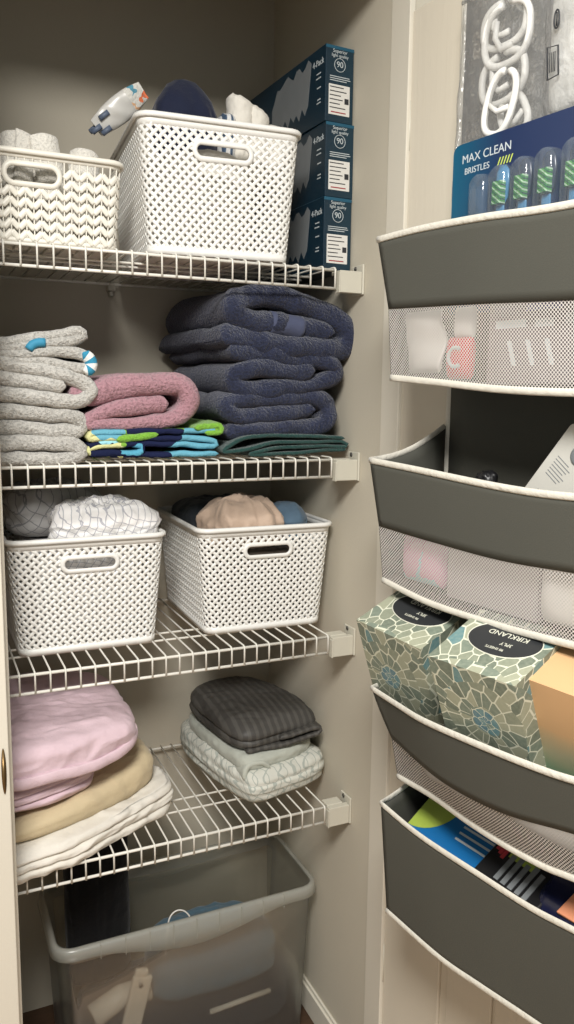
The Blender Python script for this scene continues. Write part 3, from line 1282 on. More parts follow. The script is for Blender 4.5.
for q, (f, o) in enumerate(((.26, -.010), (.07, .000), (.17, .012))):
    c_ = pc + ax * (f - .5) * .135 + wd * o
    m.tube([c_ - ax * .010 + th * .009, c_ + ax * .010 + th * .011], .005, 8)
    m.tube([c_ - ax * .010 - th * .009, c_ + ax * .010 - th * .011], .005, 8)
obj('leaf_print', m, M['slate'], pk)

# ------------------------------------------------------------------ towels on the second shelf
def px(zx, zy, ox, oy, sc, Y):
    p = at(ox + zx / sc, oy + zy / sc, Y)
    return p.x, p.z


def trace(pts, ox, oy, sc, Y):
    out = []
    for p in pts:
        x, z = px(p[0], p[1], ox, oy, sc, Y)
        out.append((x, z) + tuple(p[2:]))
    return out


ZD2 = Z2 + DECK
def seat(mb, z):
    """let the lowest point of a soft thing rest on z"""
    lo = min(p[2] for p in mb.v)
    mb.v = [(p[0], p[1], p[2] + z - lo) for p in mb.v]
    return mb


GT = (0, 320, 2.87)
TM = 1 / (2.87 * 548)          # zoom pixels to metres on the towel plane
def tw(pts, t, Y, y1, seed, src=GT, **kw):
    return fold(trace(pts, src[0], src[1], src[2], Y), t, Y, y1, seed, **kw)


G = 'grey towels stacked at the left of the towel shelf'
m = tw([(-110, 352), (0, 353), (120, 352), (195, 354), (232, 372), (222, 395), (150, 400), (0, 398), (-110, 396)], .0262, .022, .33, 1)
single('folded_towel', m, M['greyterry'], 'grey folded towel at the very bottom of the left towel stack', 'towel', G)
m = tw([(-120, 265), (0, 262), (150, 270), (215, 282), (236, 305), (215, 322), (120, 316), (0, 309), (-120, 306)], .0270, .026, .33, 2)
single('folded_towel', m, M['greyterry'], 'grey folded towel second from the bottom of the left towel stack', 'towel', G)
m = tw([(190, 192), (120, 182), (0, 163), (-60, 158), (-130, 172), (-120, 205), (0, 208), (120, 226), (225, 232), (262, 206), (240, 178), (150, 148), (0, 122), (-120, 112)], .0262, .020, .33, 3)
single('folded_towel', m, M['greyterry2'], 'thick grey folded towel with a square tongue, third up in the left stack', 'towel', G)
tp = thing('folded_towel', 'top grey towel of the left stack with blue ribbon and striped border', 'towel', (-.52, .15, ZD2 + .17), G)
pts4 = [(-110, 60), (0, 62), (110, 50), (215, 36), (232, 46), (190, 60), (60, 78), (-40, 88), (-60, 100), (0, 98), (120, 84), (215, 88), (255, 112), (262, 138), (225, 138), (120, 112), (0, 104), (-110, 98)]
pts4 = [(-110, 66), (0, 64), (110, 52), (210, 35), (236, 40), (225, 56), (120, 68), (20, 78), (-80, 84), (-90, 104), (0, 100), (110, 92), (205, 92), (252, 108), (262, 132), (235, 140), (130, 122), (0, 110), (-110, 102)]
m = tw(pts4, .0190, .024, .32, 4)
obj('towel_body', m, M['greyterry'], tp)
sb = fold(trace([(238, 94), (258, 108), (266, 128), (258, 142), (240, 144)], *GT, .019), .0215, .019, .30, 14, wav=.001, amp=.001, yjit=.001)
o = obj('striped_border', sb, M['bluestripe'], tp)
o['label'] = 'blue and white striped border'
rb = fold(trace([(84, 84), (94, 71), (112, 64), (132, 64)], *GT, .016), .0150, .019, .06, 15, capend=False, wav=.0005, amp=.0005, yjit=.0005)
o = obj('ribbon_loop', rb, M['bluelabel'], tp)
o['label'] = 'blue ribbon loop'

m = tw([(485, 240, .9), (350, 252, .8), (275, 276, .62), (258, 286, .6), (262, 300, .55), (330, 300, .6), (430, 294, .7), (505, 282, .85), (545, 255, 1), (550, 218, 1.05), (525, 187, 1.12), (450, 183, 1.15), (350, 192, 1.25), (280, 208, 1.25), (200, 214, 1.1)], .0365, .03, .33, 5, wav=.005)
single('folded_towel', m, M['pinkterry'], 'dusty pink folded towel lying between grey and navy stacks', 'towel')

kt = [(640, 322), (560, 328), (420, 330), (300, 332), (262, 338), (262, 350), (310, 348), (420, 350), (560, 350), (618, 358), (612, 372), (540, 368), (420, 366), (310, 370), (262, 378), (262, 390), (330, 396), (480, 396), (628, 394)]
kd = thing('kids_towel', 'thin navy, lime and sky blue patterned towel under the pink towel', 'towel', (-.35, .15, ZD2))
m = tw(kt, .0105, .026, .30, 6, wav=.003)
lo = min(p[2] for p in m.v)
kshift = ZD2 - lo
m.v = [(p[0], p[1], p[2] + kshift) for p in m.v]
obj('towel_body', m, M['kids'], kd)
m = tw([(630, 262), (618, 290), (622, 318)], .018, .024, .22, 16, wav=.003)
m = tw([(560, 312), (600, 304), (634, 300), (636, 318), (590, 322)], .011, .022, .25, 16, wav=.003)
o = obj('lime_corner', m, M['lime'], kd)
o['label'] = 'plain lime green corner'
m = tw([(258, 372), (300, 362), (380, 362), (410, 372), (400, 388), (320, 390), (262, 392)], .0110, .0235, .06, 17, capend=False, wav=.002)
m.v = [(p[0], p[1], p[2] + kshift * .8) for p in m.v]
obj('blue_fold', m, M['kidsblue'], kd)
m = tw([(335, 352), (420, 340), (455, 338)], .0125, .0215, .05, 18, wav=.002)
m.v = [(p[0], p[1], p[2] + kshift * .8) for p in m.v]
obj('lime_fold', m, M['lime'], kd)

NV = (160, 280, 2.733)
N_ = 'navy towels stacked at the right of the towel shelf'
# green towel under the navy stack
m = tw([(505, 440), (420, 434), (300, 434), (235, 440), (200, 458), (178, 478), (240, 470), (320, 452), (420, 450), (500, 450), (508, 464), (440, 462), (330, 466), (250, 482), (300, 484), (420, 476), (510, 472)], .0072, .024, .30, 7, NV, wav=.003, amp=.001)
m = seat(m, ZD2)
single('folded_towel', m, M['greenterry'], 'thin dark green folded towel under the navy stack', 'towel')
m = tw([(425, 356, 1.05), (330, 364, 1.1), (262, 368, 1.0), (205, 368), (185, 338), (230, 326), (340, 322), (430, 322), (468, 345), (462, 388), (420, 404), (320, 408), (230, 416), (185, 420)], .0345, .034, .36, 8, NV, lean=-.02, wav=.010, yjit=.008)
n3 = single('folded_towel', m, M['navyterry2'], 'navy folded towel at the bottom of the navy stack, on the green towel', 'towel', N_)
m = tw([(425, 246, 1.05), (340, 246, 1.1), (262, 240), (212, 258), (225, 292, 1.1), (300, 300, 1.1), (400, 288, 1.1), (470, 274), (488, 244), (440, 218), (340, 206), (260, 198), (190, 190)], .0345, .030, .37, 9, NV, lean=-.04, wav=.010, yjit=.008)
single('folded_towel', m, M['navyterry'], 'slate navy folded towel in the middle of the navy stack', 'towel', N_)
tn = thing('folded_towel', 'bulky navy towel on top of the navy stack with smooth woven border', 'towel', (-.12, .18, ZD2 + .18), N_)
m = tw([(475, 146, .95), (400, 130, .98), (320, 116, .98), (262, 110), (214, 94), (222, 60), (275, 38), (345, 46), (420, 72), (500, 108), (530, 152), (502, 192), (410, 184), (300, 170), (210, 150), (170, 160)], .0440, .028, .38, 10, NV, lean=-.05, wav=.011, yjit=.008)
obj('towel_body', m, M['navyterry'], tn)
m = fold(trace([(312, 114), (350, 121), (398, 130)], *NV, .0262), .0440, .0262, .30, 19, capend=False, wav=.001, amp=.0005, yjit=.001, lean=-.05)
o = obj('woven_border', m, M['navyborder'], tn)
o['label'] = 'smooth lighter navy woven border'

# ------------------------------------------------------------------ cloth in the third-shelf baskets
z3 = Z3 + DECK + .006
m = block([(-.53, .10), (-.45, .098), (-.36, .10), (-.345, .18), (-.35, .33), (-.45, .36), (-.54, .34), (-.548, .20)], z3, z3 + .182, .02, 30, .006, 10, 4, .01, 110)
single('folded_sheet', m, M['whitecheck'], 'white checked folded sheet inside the left woven basket, seen through its slot', 'sheet')
m = block([(-.50, .108), (-.44, .092), (-.37, .088), (-.322, .10), (-.325, .15), (-.36, .20), (-.43, .215), (-.49, .18)], z3 + .178, z3 + .246, .026, 31, .014, 13, 0, 0, 180, dome=.012, aniso=(1, 1, 1.4), fine=.003)
single('crumpled_sheet', m, M['whitecheck'], 'white crumpled checked sheet heaped on top of the left woven basket', 'sheet')
m = block([(-.565, .19), (-.52, .17), (-.45, .20), (-.40, .24), (-.39, .33), (-.45, .38), (-.53, .375), (-.57, .30)], z3 + .19, z3 + .268, .03, 32, .014, 12, 0, 0, 130, dome=.01)
single('crumpled_sheet', m, M['greycheck'], 'grey checked sheet at the back of the left woven basket', 'sheet')
m = block([(-.20, .10), (-.10, .092), (-.01, .10), (.004, .2), (-.01, .34), (-.10, .37), (-.19, .35), (-.205, .2)], z3, z3 + .155, .02, 33, .006, 10, 0, 0, 110)
single('folded_cloth', m, M['darkcloth'], 'dark brown cloth filling the lower part of the right woven basket', 'cloth')
m = block([(-.185, .115), (-.13, .095), (-.075, .10), (-.05, .14), (-.055, .21), (-.10, .25), (-.16, .235), (-.195, .18)], z3 + .150, z3 + .232, .030, 34, .018, 12, 0, 0, 190, dome=.012, aniso=(1.6, 1, .7), fine=.002)
single('crumpled_satin', m, M['satin'], 'crumpled beige satin cloth spilling above the right woven basket', 'cloth')
m = block([(-.040, .13), (-.005, .12), (.020, .15), (.020, .20), (-.012, .23), (-.045, .20)], z3 + .150, z3 + .226, .026, 35, .007, 16, 0, 0, 110, dome=.006)
single('crumpled_cloth', m, M['bluegrey'], 'blue grey crumpled cloth at the right corner of the right woven basket', 'cloth')
m = block([(-.21, .24), (-.16, .235), (-.10, .26), (-.04, .24), (.0, .26), (.0, .35), (-.1, .375), (-.2, .36)], z3 + .150, z3 + .23, .03, 36, .008, 12, 0, 0, 110)
single('dark_cloth', m, M['darkblue'], 'dark cloth at the back of the right woven basket', 'cloth')

# ------------------------------------------------------------------ sheets on the lowest shelf
z4 = Z4 + DECK
m = block([(-.660, -.004), (-.61, -.016), (-.55, -.015), (-.49, -.006), (-.45, .014), (-.39, .048), (-.315, .088), (-.292, .13), (-.305, .24), (-.33, .34), (-.45, .375), (-.60, .375), (-.66, .25)], z4, z4 + .046, .012, 40, .010, 13, 3, .008, 230, aniso=(.5, 1, 1.6), tilt=(.06, .0), droop=.010)
single('folded_sheet', m, M['whitesheet'], 'white folded sheet at the bottom of the left sheet pile', 'sheet')
m = block([(-.655, .035), (-.60, .006), (-.52, .02), (-.45, .045), (-.37, .09), (-.325, .135), (-.325, .22), (-.345, .33), (-.45, .365), (-.60, .36), (-.66, .25)], z4 + .047, z4 + .098, .020, 41, .007, 8, 1, .004, 200, aniso=(.5, 1, 1), tilt=(.12, .05))
single('folded_sheet', m, M['beigesheet'], 'beige folded cloth between the pink sheet and the white sheet', 'sheet')
pk = thing('pink_sheet', 'pale pink folded sheet on top of the left sheet pile', 'sheet', (-.52, .18, z4 + .10))
m = block([(-.655, .05), (-.60, .018), (-.54, .026), (-.49, .045), (-.455, .075), (-.44, .15), (-.45, .25), (-.55, .33), (-.65, .30)], z4 + .099, z4 + .150, .014, 42, .006, 14, 3, .008, 170, aniso=(.5, 1, 1.5), tilt=(.10, .05))
obj('lower_folds', m, M['pinksheet'], pk)
m = block([(-.655, .03), (-.60, .006), (-.53, .012), (-.45, .034), (-.385, .058), (-.372, .10), (-.372, .20), (-.39, .30), (-.47, .345), (-.58, .345), (-.655, .28)], z4 + .152, z4 + .226, .020, 43, .009, 10, 0, 0, 230, aniso=(.6, 1, 1.5), tilt=(-.02, .08), dome=.006)
obj('top_fold', m, M['pinksheet'], pk)
hp = catmull([(-.652, .018), (-.60, -.003), (-.53, .002), (-.46, .022), (-.392, .050), (-.366, .085), (-.362, .13)], .006)
m = MB().tube([(p[0], p[1] + .004 * noise.noise((p[0] * 30, 1, 2)), z4 + .163 + .010 * noise.noise((p[0] * 14, 3, 5)) + .018 * max(0, (p[0] + .46) / .09) ** 2 * (p[0] > -.46)) for p in hp], [.0045 + .002 * noise.noise((p[0] * 40, 7, 7)) for p in hp], 8, up=(0, 0, 1), ry=.011)
obj('hem', m, M['pinksheet'], pk)

# right pile: sage lattice sheets with the charcoal striped one on top
sg = thing('lattice_sheet', 'white and sage lattice sheet bundle under the charcoal sheet', 'sheet', (-.05, .2, z4))
m = block([(-.150, .070), (-.118, .046), (-.05, .060), (.03, .085), (.055, .118), (.050, .20), (.02, .33), (-.05, .40), (-.16, .405), (-.195, .33), (-.18, .20)], z4, z4 + .064, .024, 44, .005, 13, 3, .008, 190, aniso=(.6, 1, 1.4))
obj('lattice_folds', m, M['sagelattice'], sg)
m = block([(-.150, .095), (-.125, .075), (-.07, .082), (-.01, .10), (.03, .135), (.035, .22), (.0, .33), (-.06, .385), (-.14, .39), (-.18, .32), (-.165, .18)], z4 + .058, z4 + .092, .015, 45, .004, 14, 1, .004, 170, aniso=(.6, 1, 1.4))
obj('plain_fold', m, M['sage'], sg)
m = fold([(-.150, z4 + .052), (-.140, z4 + .074), (-.112, z4 + .080), (-.09, z4 + .066)], .011, .068, .12, 46, wav=.002)
obj('curled_edge', m, M['sage'], sg)
ch = thing('charcoal_sheet', 'charcoal satin striped folded sheet on top of the right sheet pile', 'sheet', (-.05, .2, z4 + .095))
m = block([(-.155, .12), (-.125, .090), (-.06, .098), (.01, .108), (.046, .132), (.046, .22), (.02, .32), (-.03, .385), (-.12, .392), (-.175, .34), (-.172, .22)], z4 + .094, z4 + .150, .026, 47, .004, 12, 2, .007, 180, aniso=(.6, 1, 1.3), dome=.012, tilt=(0, .03))
obj('folded_body', m, M['charcoal'], ch)
m = fold([(-.135, z4 + .100), (-.07, z4 + .100), (-.01, z4 + .104), (.03, z4 + .112), (.035, z4 + .124), (.0, z4 + .122), (-.06, z4 + .116)], .010, .088, .2, 48, wav=.003)
obj('front_fold', m, M['charcoal'], ch)

# ------------------------------------------------------------------ storage bin on the floor
BN = thing('storage_bin', 'frosted clear plastic storage bin standing on the closet floor', 'bin', (-.24, .22, 0))
bx0, bx1, by0, by1, bz = -.520, .036, .105, .335, .362
taper = .028
def binpt(u, v, off=0.0):
    w, d = bx1 - bx0, by1 - by0
    f, P = BINF
    x, y, nx, ny = f(u)
    k = 1 - taper * 2.2 * (1 - v)
    return Vector(((bx0 + bx1) / 2 + x * k + nx * off, (by0 + by1) / 2 + y * k + ny * off, .004 + (bz - .004) * v))


BINF = perim(bx1 - bx0, by1 - by0, .03)
fu = (bx1 - bx0 - .06) / BINF[1]
NU = 140
m = MB()
rows = []
for v in [0, .02, .1, .3, .5, .7, .9, 1.0]:
    rows.append([binpt(i / NU, v) for i in range(NU)])
m.grid(rows, None, True)
ctr = Vector(((bx0 + bx1) / 2, (by0 + by1) / 2, .004))
rows = [[ctr + (Vector((binpt(i / NU, 0).x, binpt(i / NU, 0).y, .004)) - ctr) * s_ for i in range(NU)] for s_ in (.01, .5, 1)]
m.grid(rows, None, True)
obj('bin_wall', m, M['bin'], BN, solid=.0012)
m = MB()
rows = []
for i in range(NU):
    u = i / NU
    # lip: outward flange whose skirt dips in the middle of each long side
    dip = 0
    for c in (fu / 2, .5 + fu / 2):
        du = abs(((u - c + .5) % 1) - .5) * BINF[1]
        dip = max(dip, .5 + .5 * math.cos(min(PI, du / .21 * PI)))
    sk = .020 + .034 * dip ** .8
    p = binpt(u, 1)
    n_ = (binpt(u, 1, .01) - p).normalized()
    rows.append([p + Vector((0, 0, -.004)), p + Vector((0, 0, .002)), p + n_ * .003 + Vector((0, 0, .003)), p + n_ * .0085 + Vector((0, 0, .0005)), p + n_ * .0105 + Vector((0, 0, -.003)), p + n_ * .0125 + Vector((0, 0, -sk))])
m.grid(rows, None, False, True)
obj('lip', m, M['binrim'], BN, solid=.0014)
for q in range(9):
    u = fu * (.10 + .1 * q)
    p = binpt(u, 1)
    m = MB().box((p.x - .0006, p.y - .0135, p.z - .022 - .02 * math.sin(PI * (.1 + .1 * q))), (p.x + .0006, p.y - .0008, p.z + .003))
    obj('lip_rib', m, M['binrim'], BN, smooth=False)

# things in and behind the bin
m = block([(-.44, .16), (-.30, .15), (-.15, .15), (-.02, .16), (.0, .22), (-.02, .30), (-.2, .31), (-.42, .30), (-.46, .23)], .012, .15, .03, 50, .01, 8, 2, .01, 130)
single('dark_clothes', m, M['darkblue'], 'dark clothes lying at the bottom of the clear bin', 'clothes')
m = block([(-.31, .15), (-.22, .130), (-.10, .13), (-.04, .16), (-.06, .28), (-.20, .30), (-.30, .27)], .140, .245, .04, 51, .012, 9, 0, 0, 130, dome=.01)
single('blue_clothes', m, M['bluejean'], 'dull blue clothes heaped in the middle of the clear bin', 'clothes')
m = block([(-.470, .252), (-.42, .245), (-.365, .252), (-.345, .275), (-.36, .296), (-.42, .300), (-.468, .292)], .155, .575, .03, 52, .007, 8, 0, 0, 110, aniso=(2, 1, .35))
single('black_garment', m, M['blackcloth'], 'black garment standing up out of the clear bin under the lowest shelf', 'clothes')
# pale tool with two screws behind the bin front
tl = thing('plastic_bracket', 'off white plastic bracket with two screws pressed against the bin front', 'bracket', (-.385, .126, .105), None, (0, math.radians(14), 0), True)
m = MB().box((-.020, -.006, .0), (.022, .006, .145)).box((-.018, -.006, .145), (.010, .006, .160))
obj('plate', m, M['wiperwhite'], tl, smooth=False, bevel=.004)
for zz in (.035, .128):
    m = MB().tube([(-.002, -.0065, zz), (-.002, -.009, zz)], .0045, 14)
    obj('screw', m, M['screw'], tl)
m = MB().tube([(-.450, .150, .165), (-.39, .165, .18), (-.325, .160, .185)], .024, 16)
single('white_tube', m, M['wiperwhite'], 'off white round tube lying behind the bracket in the clear bin', 'tube')
m = MB().tube([at(168 + 12 * (1 - math.cos(PI * i / 14)), 926 - 16 * math.sin(PI * i / 14), .155) for i in range(15)], .0016, 8)
m.tube([at(168, 926, .155), at(166, 950, .160), at(160, 985, .165)], .0016, 8)
single('wire_loop', m, M['plast'], 'thin white cord loop peeping over the bin rim', 'cord')
m = MB().box((-.20, .135, .03), (-.03, .142, .046), mat=Matrix.Translation((-.0, .0, .11)) @ Matrix.Rotation(math.radians(-14), 4, 'Y'))
m = MB().tube([at(210, 1012, .14), at(270, 990, .14)], .006, 10)
single('pale_strip', m, M['wiperwhite'], 'pale strip lying low behind the right half of the bin front', 'strip')

# ------------------------------------------------------------------ hanging door organiser
OU0, OU1 = .128, .665
OR = thing('door_organizer', 'grey fabric hanging organizer with white binding on the open door', 'organizer', tuple(D(.36, 0, .60)))
m = MB()
rows = [[D(OU0 + (OU1 - OU0) * i / 12, .006 + .002 * math.sin(i + z_), z_) for i in range(13)] for z_ in [.60 + .0725 * k for k in range(21)]]
m.grid(rows)
obj('back_panel', m, M['greyfab'], OR, solid=.002)
m = MB().tube([D(OU0 - .002, .008, z_) for z_ in np.linspace(.62, 2.05, 60)], .002, 8, up=(DN[0], DN[1], 0), ry=.0055)
m = MB()
for z_ in np.linspace(.60, 2.05, 2):
    pass
m.tube([D(OU0 - .001, .008, float(z_)) for z_ in np.linspace(.60, 2.05, 60)], .006, 8, up=(DN[0], DN[1], 0), ry=.0022)
m.tube([D(OU1 + .001, .008, float(z_)) for z_ in np.linspace(.60, 2.05, 60)], .006, 8, up=(DN[0], DN[1], 0), ry=.0022)
obj('side_binding', m, M['binding'], OR)
for u in (.22, .56):
    m = MB().tube([D(u, .004, 2.03), D(u, .004, 2.085), D(u, -.010, 2.0865), D(u, -.036, 2.0865), D(u, -.037, 2.05)], .010, 8, up=(DD[0], DD[1], 0), ry=.0012)
    obj('door_hook', m, M['screw'], OR)


def ip(tab):
    us = [p[0] for p in tab]
    zs = [p[1] for p in tab]
    return lambda u: float(np.interp(u, us, zs))


def smooth_ip(tab):
    c = catmull(tab, .01)
    return lambda u: float(np.interp(u, c[:, 0], c[:, 1]))


def pocket(rim, band, bot, uLr, uLb, offr, offb, uback, rise, net=True, midoff=None):
    zr, zb_, zt = smooth_ip(rim), (smooth_ip(band) if band else None), smooth_ip(bot)
    uR = OU1 - .008
    offm = midoff if midoff is not None else (offr + offb) / 2
    fo = [o_ if callable(o_) else (lambda u, c_=o_: c_) for o_ in (offr, offm, offb)]

    def P(s, v):
        # v 0 at rim, .5 at band seam, 1 at bottom
        if band:
            uLm = band[0][0]
            if v <= .5:
                f = v / .5
                u = (uLr * (1 - f) + uLm * f) * (1 - s) + uR * s
                return D(u, fo[0](u) * (1 - f) + fo[1](u) * f, zr(u) * (1 - f) + zb_(u) * f)
            f = (v - .5) / .5
            u = (uLm * (1 - f) + uLb * f) * (1 - s) + uR * s
            return D(u, fo[1](u) * (1 - f) + fo[2](u) * f, zb_(u) * (1 - f) + zt(u) * f)
        u = (uLr * (1 - v) + uLb * v) * (1 - s) + uR * s
        return D(u, fo[0](u) * (1 - v) + fo[2](u) * v, zr(u) * (1 - v) + zt(u) * v)
    S_ = [i / 48 for i in range(49)]
    root_mb = MB()
    vs = [i / 16 for i in range(9)] if net else [i / 16 for i in range(17)]
    rows = [[P(s, v) for s in S_] for v in vs]
    root_mb.grid(rows)
    # side gussets and floor belong to the same fabric pocket
    for s, ub in ((0, uback), (1, OU1 - .004)):
        rows = []
        for v in [i / 10 for i in range(11)]:
            f_ = P(s, v)
            bk_ = D(ub, .010, f_.z + rise * (1 - v))
            rows.append([f_.lerp(bk_, k / 6) + Vector((0, 0, -.012 * math.sin(PI * k / 6) * (1 - v))) for k in range(7)])
        root_mb.grid(rows)
    rows = [[P(s, 1).lerp(D(uback + (OU1 - .004 - uback) * s, .010, P(s, 1).z), k / 6) for s in S_] for k in range(7)]
    root_mb.grid(rows)
    pk_ = obj('pocket', root_mb, M['greyfab'], OR, solid=.0016)
    if net:
        rows, uvs = [], []
        for v in [.5 + i / 20 for i in range(11)]:
            rows.append([P(s, v) for s in S_])
        L = [0]
        for i in range(48):
            L.append(L[-1] + (rows[5][i + 1] - rows[5][i]).length)
        H_ = [0]
        for i in range(10):
            H_.append(H_[-1] + (rows[i + 1][20] - rows[i][20]).length)
        uvs = [[(L[i], -H_[k]) for i in range(49)] for k in range(11)]
        nm = MB().grid(rows, uvs)
        o = obj('mesh_window', nm, M['net'], pk_)
        o.location = (0, 0, 0)
        fixparent(o, pk_)
        o['label'] = 'white mesh window of the pocket'
    bm_ = MB()
    path = []
    f_ = P(0, 0)
    bk_ = D(uback, .012, f_.z + rise)
    for k in range(7):
        path.append(bk_.lerp(f_, k / 7) + Vector((0, 0, -.012 * math.sin(PI * k / 7))))
    path += [P(s, 0) + Vector((DN[0], DN[1], 0)) * .001 for s in S_]
    f2 = P(1, 0)
    b2 = D(OU1 - .004, .012, f2.z + rise)
    for k in range(1, 8):
        path.append(f2.lerp(b2, k / 7))
    bm_.tube(path, .0022, 8, up=(0, 0, 1), ry=.0048)
    o = obj('rim_binding', bm_, M['binding'], pk_)
    fixparent(o, pk_)
    o['label'] = 'white binding along the pocket rim'
    bm_ = MB().tube([P(s, 1) + Vector((DN[0], DN[1], 0)) * .001 for s in S_], .0024, 8, up=(0, 0, 1), ry=.0050)
    o = obj('lower_binding', bm_, M['binding'], pk_)
    fixparent(o, pk_)
    o['label'] = 'white binding along the pocket foot'
    return P, pk_


def fixparent(o, part):
    """sub-part meshes are given in world coordinates; the part's own origin is its thing's base"""
    L = OR['_loc']
    me = o.data
    n = len(me.vertices)
    a = np.zeros(n * 3, dtype=np.float32)
    me.vertices.foreach_get('co', a)
    a = a.reshape(-1, 3) - np.array([L[0], L[1], L[2]], dtype=np.float32)
    me.vertices.foreach_set('co', a.ravel())
    me.update()


P1, pk1 = pocket([(.133, 1.667), (.223, 1.668), (.335, 1.664), (.415, 1.658), (.477, 1.655), (.60, 1.652)],
       [(.150, 1.567), (.332, 1.559), (.477, 1.551), (.60, 1.548)],
       [(.148, 1.467), (.253, 1.459), (.363, 1.450), (.477, 1.446), (.60, 1.446)], .133, .148, .17, .15, .133, .05, midoff=.16)
P2, pk2 = pocket([(.128, 1.342), (.24, 1.336), (.355, 1.329), (.437, 1.326), (.501, 1.327), (.60, 1.331)],
       [(.142, 1.241), (.256, 1.235), (.387, 1.231), (.50, 1.236), (.60, 1.240)],
       [(.143, 1.155), (.25, 1.142), (.383, 1.141), (.499, 1.146), (.60, 1.152)], .128, .143, .17, .15, .123, .05, midoff=.16)
def trd(pts):
    t_ = [ondoor(x, y, o_) for x, y, o_ in pts]
    t_.append((.665, t_[-1][1] + .018))
    return t_, smooth_ip([(u_z[0], q[2]) for u_z, q in zip(t_, pts)] + [(.665, pts[-1][2] - .006)])


r3, o3 = trd([(372, 688, .172), (400, 706, .190), (425, 721, .205), (480, 745, .216), (530, 765, .216), (574, 780, .212)])
b3, m3 = trd([(392, 738, .158), (440, 780, .188), (500, 812, .198), (574, 834, .196)])
f3, q3_ = trd([(398, 776, .135), (431, 795, .147), (469, 822, .158), (507, 846, .165), (546, 867, .165), (574, 878, .163)])
P3, pk3 = pocket(r3, b3, f3, r3[0][0], f3[0][0], o3, q3_, .130, .05, midoff=m3)
P4, pk4 = pocket([(.178, .804), (.268, .794), (.388, .795), (.474, .797), (.54, .805), (.60, .812)], None,
       [(.177, .612), (.30, .607), (.38, .615), (.469, .626), (.60, .640)], .178, .177, .17, .15, .150, .05, net=False)

# ------------------------------------------------------------------ pocket contents: toothbrush pack
TBU, TBZ, TBO = .214, 1.556, .102
tb = thing('toothbrush_pack', 'navy blister pack of toothbrushes standing in the top organizer pocket', 'pack', tuple(D(TBU, TBO, TBZ)))
tb['_local'] = True
TBM = MDOOR.copy()
TBM.translation = Vector((0, 0, 0))
tb.rotation_euler = TBM.to_euler()
CW, CH = .32, .232
m = MB()
pts = []
for cx, cy, a0 in ((CW - .012, .012, -90), (CW - .012, CH - .012, 0), (.012, CH - .012, 90), (.012, .012, 180)):
    for i in range(7):
        a = math.radians(a0 + 15 * i)
        pts.append((cx + .012 * math.cos(a), cy + .012 * math.sin(a)))
m.poly(pts, .0012)
obj('backing_card', m, M['navycard'], tb, smooth=False)
T = Matrix.Translation
bm = text_bm([('MAX CLEAN', .0160, T((.062, CH - .022, .0013))), ('BRISTLES', .0118, T((.046, CH - .0385, .0013)))])
obj('lettering', bm, M['print'], tb, smooth=False)
m = MB()
for i in range(5):
    x = .083 + i * .0052
    m.poly([(x, CH - .043), (x + .0018, CH - .043), (x + .0062, CH - .033), (x + .0044, CH - .033)], .0004, T((0, 0, .0012)))
o = obj('slash_print', m, M['yellowgreen'], tb, smooth=False)
BRX = [.100, .137, .175, .216, .256, .296]
BRY = [CH - .094, CH - .092, CH - .090, CH - .088, CH - .090]


def capsule(mb, cx, y0, y1, r, z0, dz, n=20, taper_=.85):
    """half-round elongated shell on the card"""
    rows = []
    K = 22
    for lev, (sc, zz) in enumerate(((1.0, 0), (.98, .4), (.9, .75), (.7, .95), (.35, 1.0), (.02, 1.0))):
        row = []
        for i in range(2 * K):
            a = PI * i / K
            yy = math.sin(a)
            x = r * sc * math.cos(a)
            y = (y1 - r if yy > 0 else y0 + r) + r * sc * yy
            if sc < .5:
                y = (y0 + y1) / 2 + (y - (y0 + y1) / 2) * (sc + .3)
            row.append((cx + x, y, z0 + dz * zz))
        rows.append(row)
    mb.grid(rows, None, True)


for i, cx in enumerate(BRX):
    m = MB()
    capsule(m, cx, .05, CH - .046 + i * .002, .0172, .0012, .022)
    obj('blister', m, M['blister'], tb)
m = MB()
capsule(m, .063, .05, CH - .050, .0165, .0012, .02)
obj('blister', m, M['blister'], tb)
TB0 = None
names = ['first toothbrush from the left, pale blue, in the blister pack', 'second toothbrush from the left in the blister pack', 'third toothbrush from the left in the blister pack', 'fourth toothbrush from the left in the blister pack', 'fifth toothbrush from the left, at the frame edge, in the blister pack', 'sixth toothbrush, hidden past the photo edge, in the blister pack']
for i, cx in enumerate(BRX[:5]):
    loc = D(TBU + cx, TBO + .0055, TBZ + .044)
    if TB0 is None:
        TB0 = thing('toothbrush', names[0], 'toothbrush', tuple(loc), 'toothbrushes in the blister pack', TBM.to_euler(), True)
        m = MB()
        hp = [(0, 0), (.004, .03), (.0, .07), (0, .095), (0, .125), (0, .138)]
        m.tube([(0, -.0, .0), (0, .03, .001), (0, .07, .002), (0, .092, .002), (0, .1, .002), (0, .120, .002), (0, .134, .002), (0, .141, .002)], [.005, .0055, .004, .0045, .0105, .0120, .0105, .005], 14, up=(0, 0, 1), ry=.003)
        hd = obj('handle', m, M['brushdark'], TB0)
        m = MB()
        for r_ in range(5):
            for c_ in (-1, 0, 1):
                y = .094 + r_ * .0058
                m.box((c_ * .0052 - .0023, y - .0026, .0045), (c_ * .0052 + .0023, y + .0026, .0138))
        m.uv = [(p[0], p[1] + p[0] * .8) for p in m.v]
        obj('bristles', m, M['bristle'], TB0, smooth=False)
        m = MB().box((-.007, .060, .003), (.007, .090, .0062))
        o = obj('grip_panel', m, M['brushblue'], TB0, smooth=False, bevel=.002)
    else:
        copy_tree(TB0, tuple(loc), names[i])
for ch_ in [q for q in bpy.data.objects if q.parent == TB0 and q.name.startswith('handle')]:
    ch_.data = ch_.data.copy()
    ch_.data.materials[0] = M['brushblue']

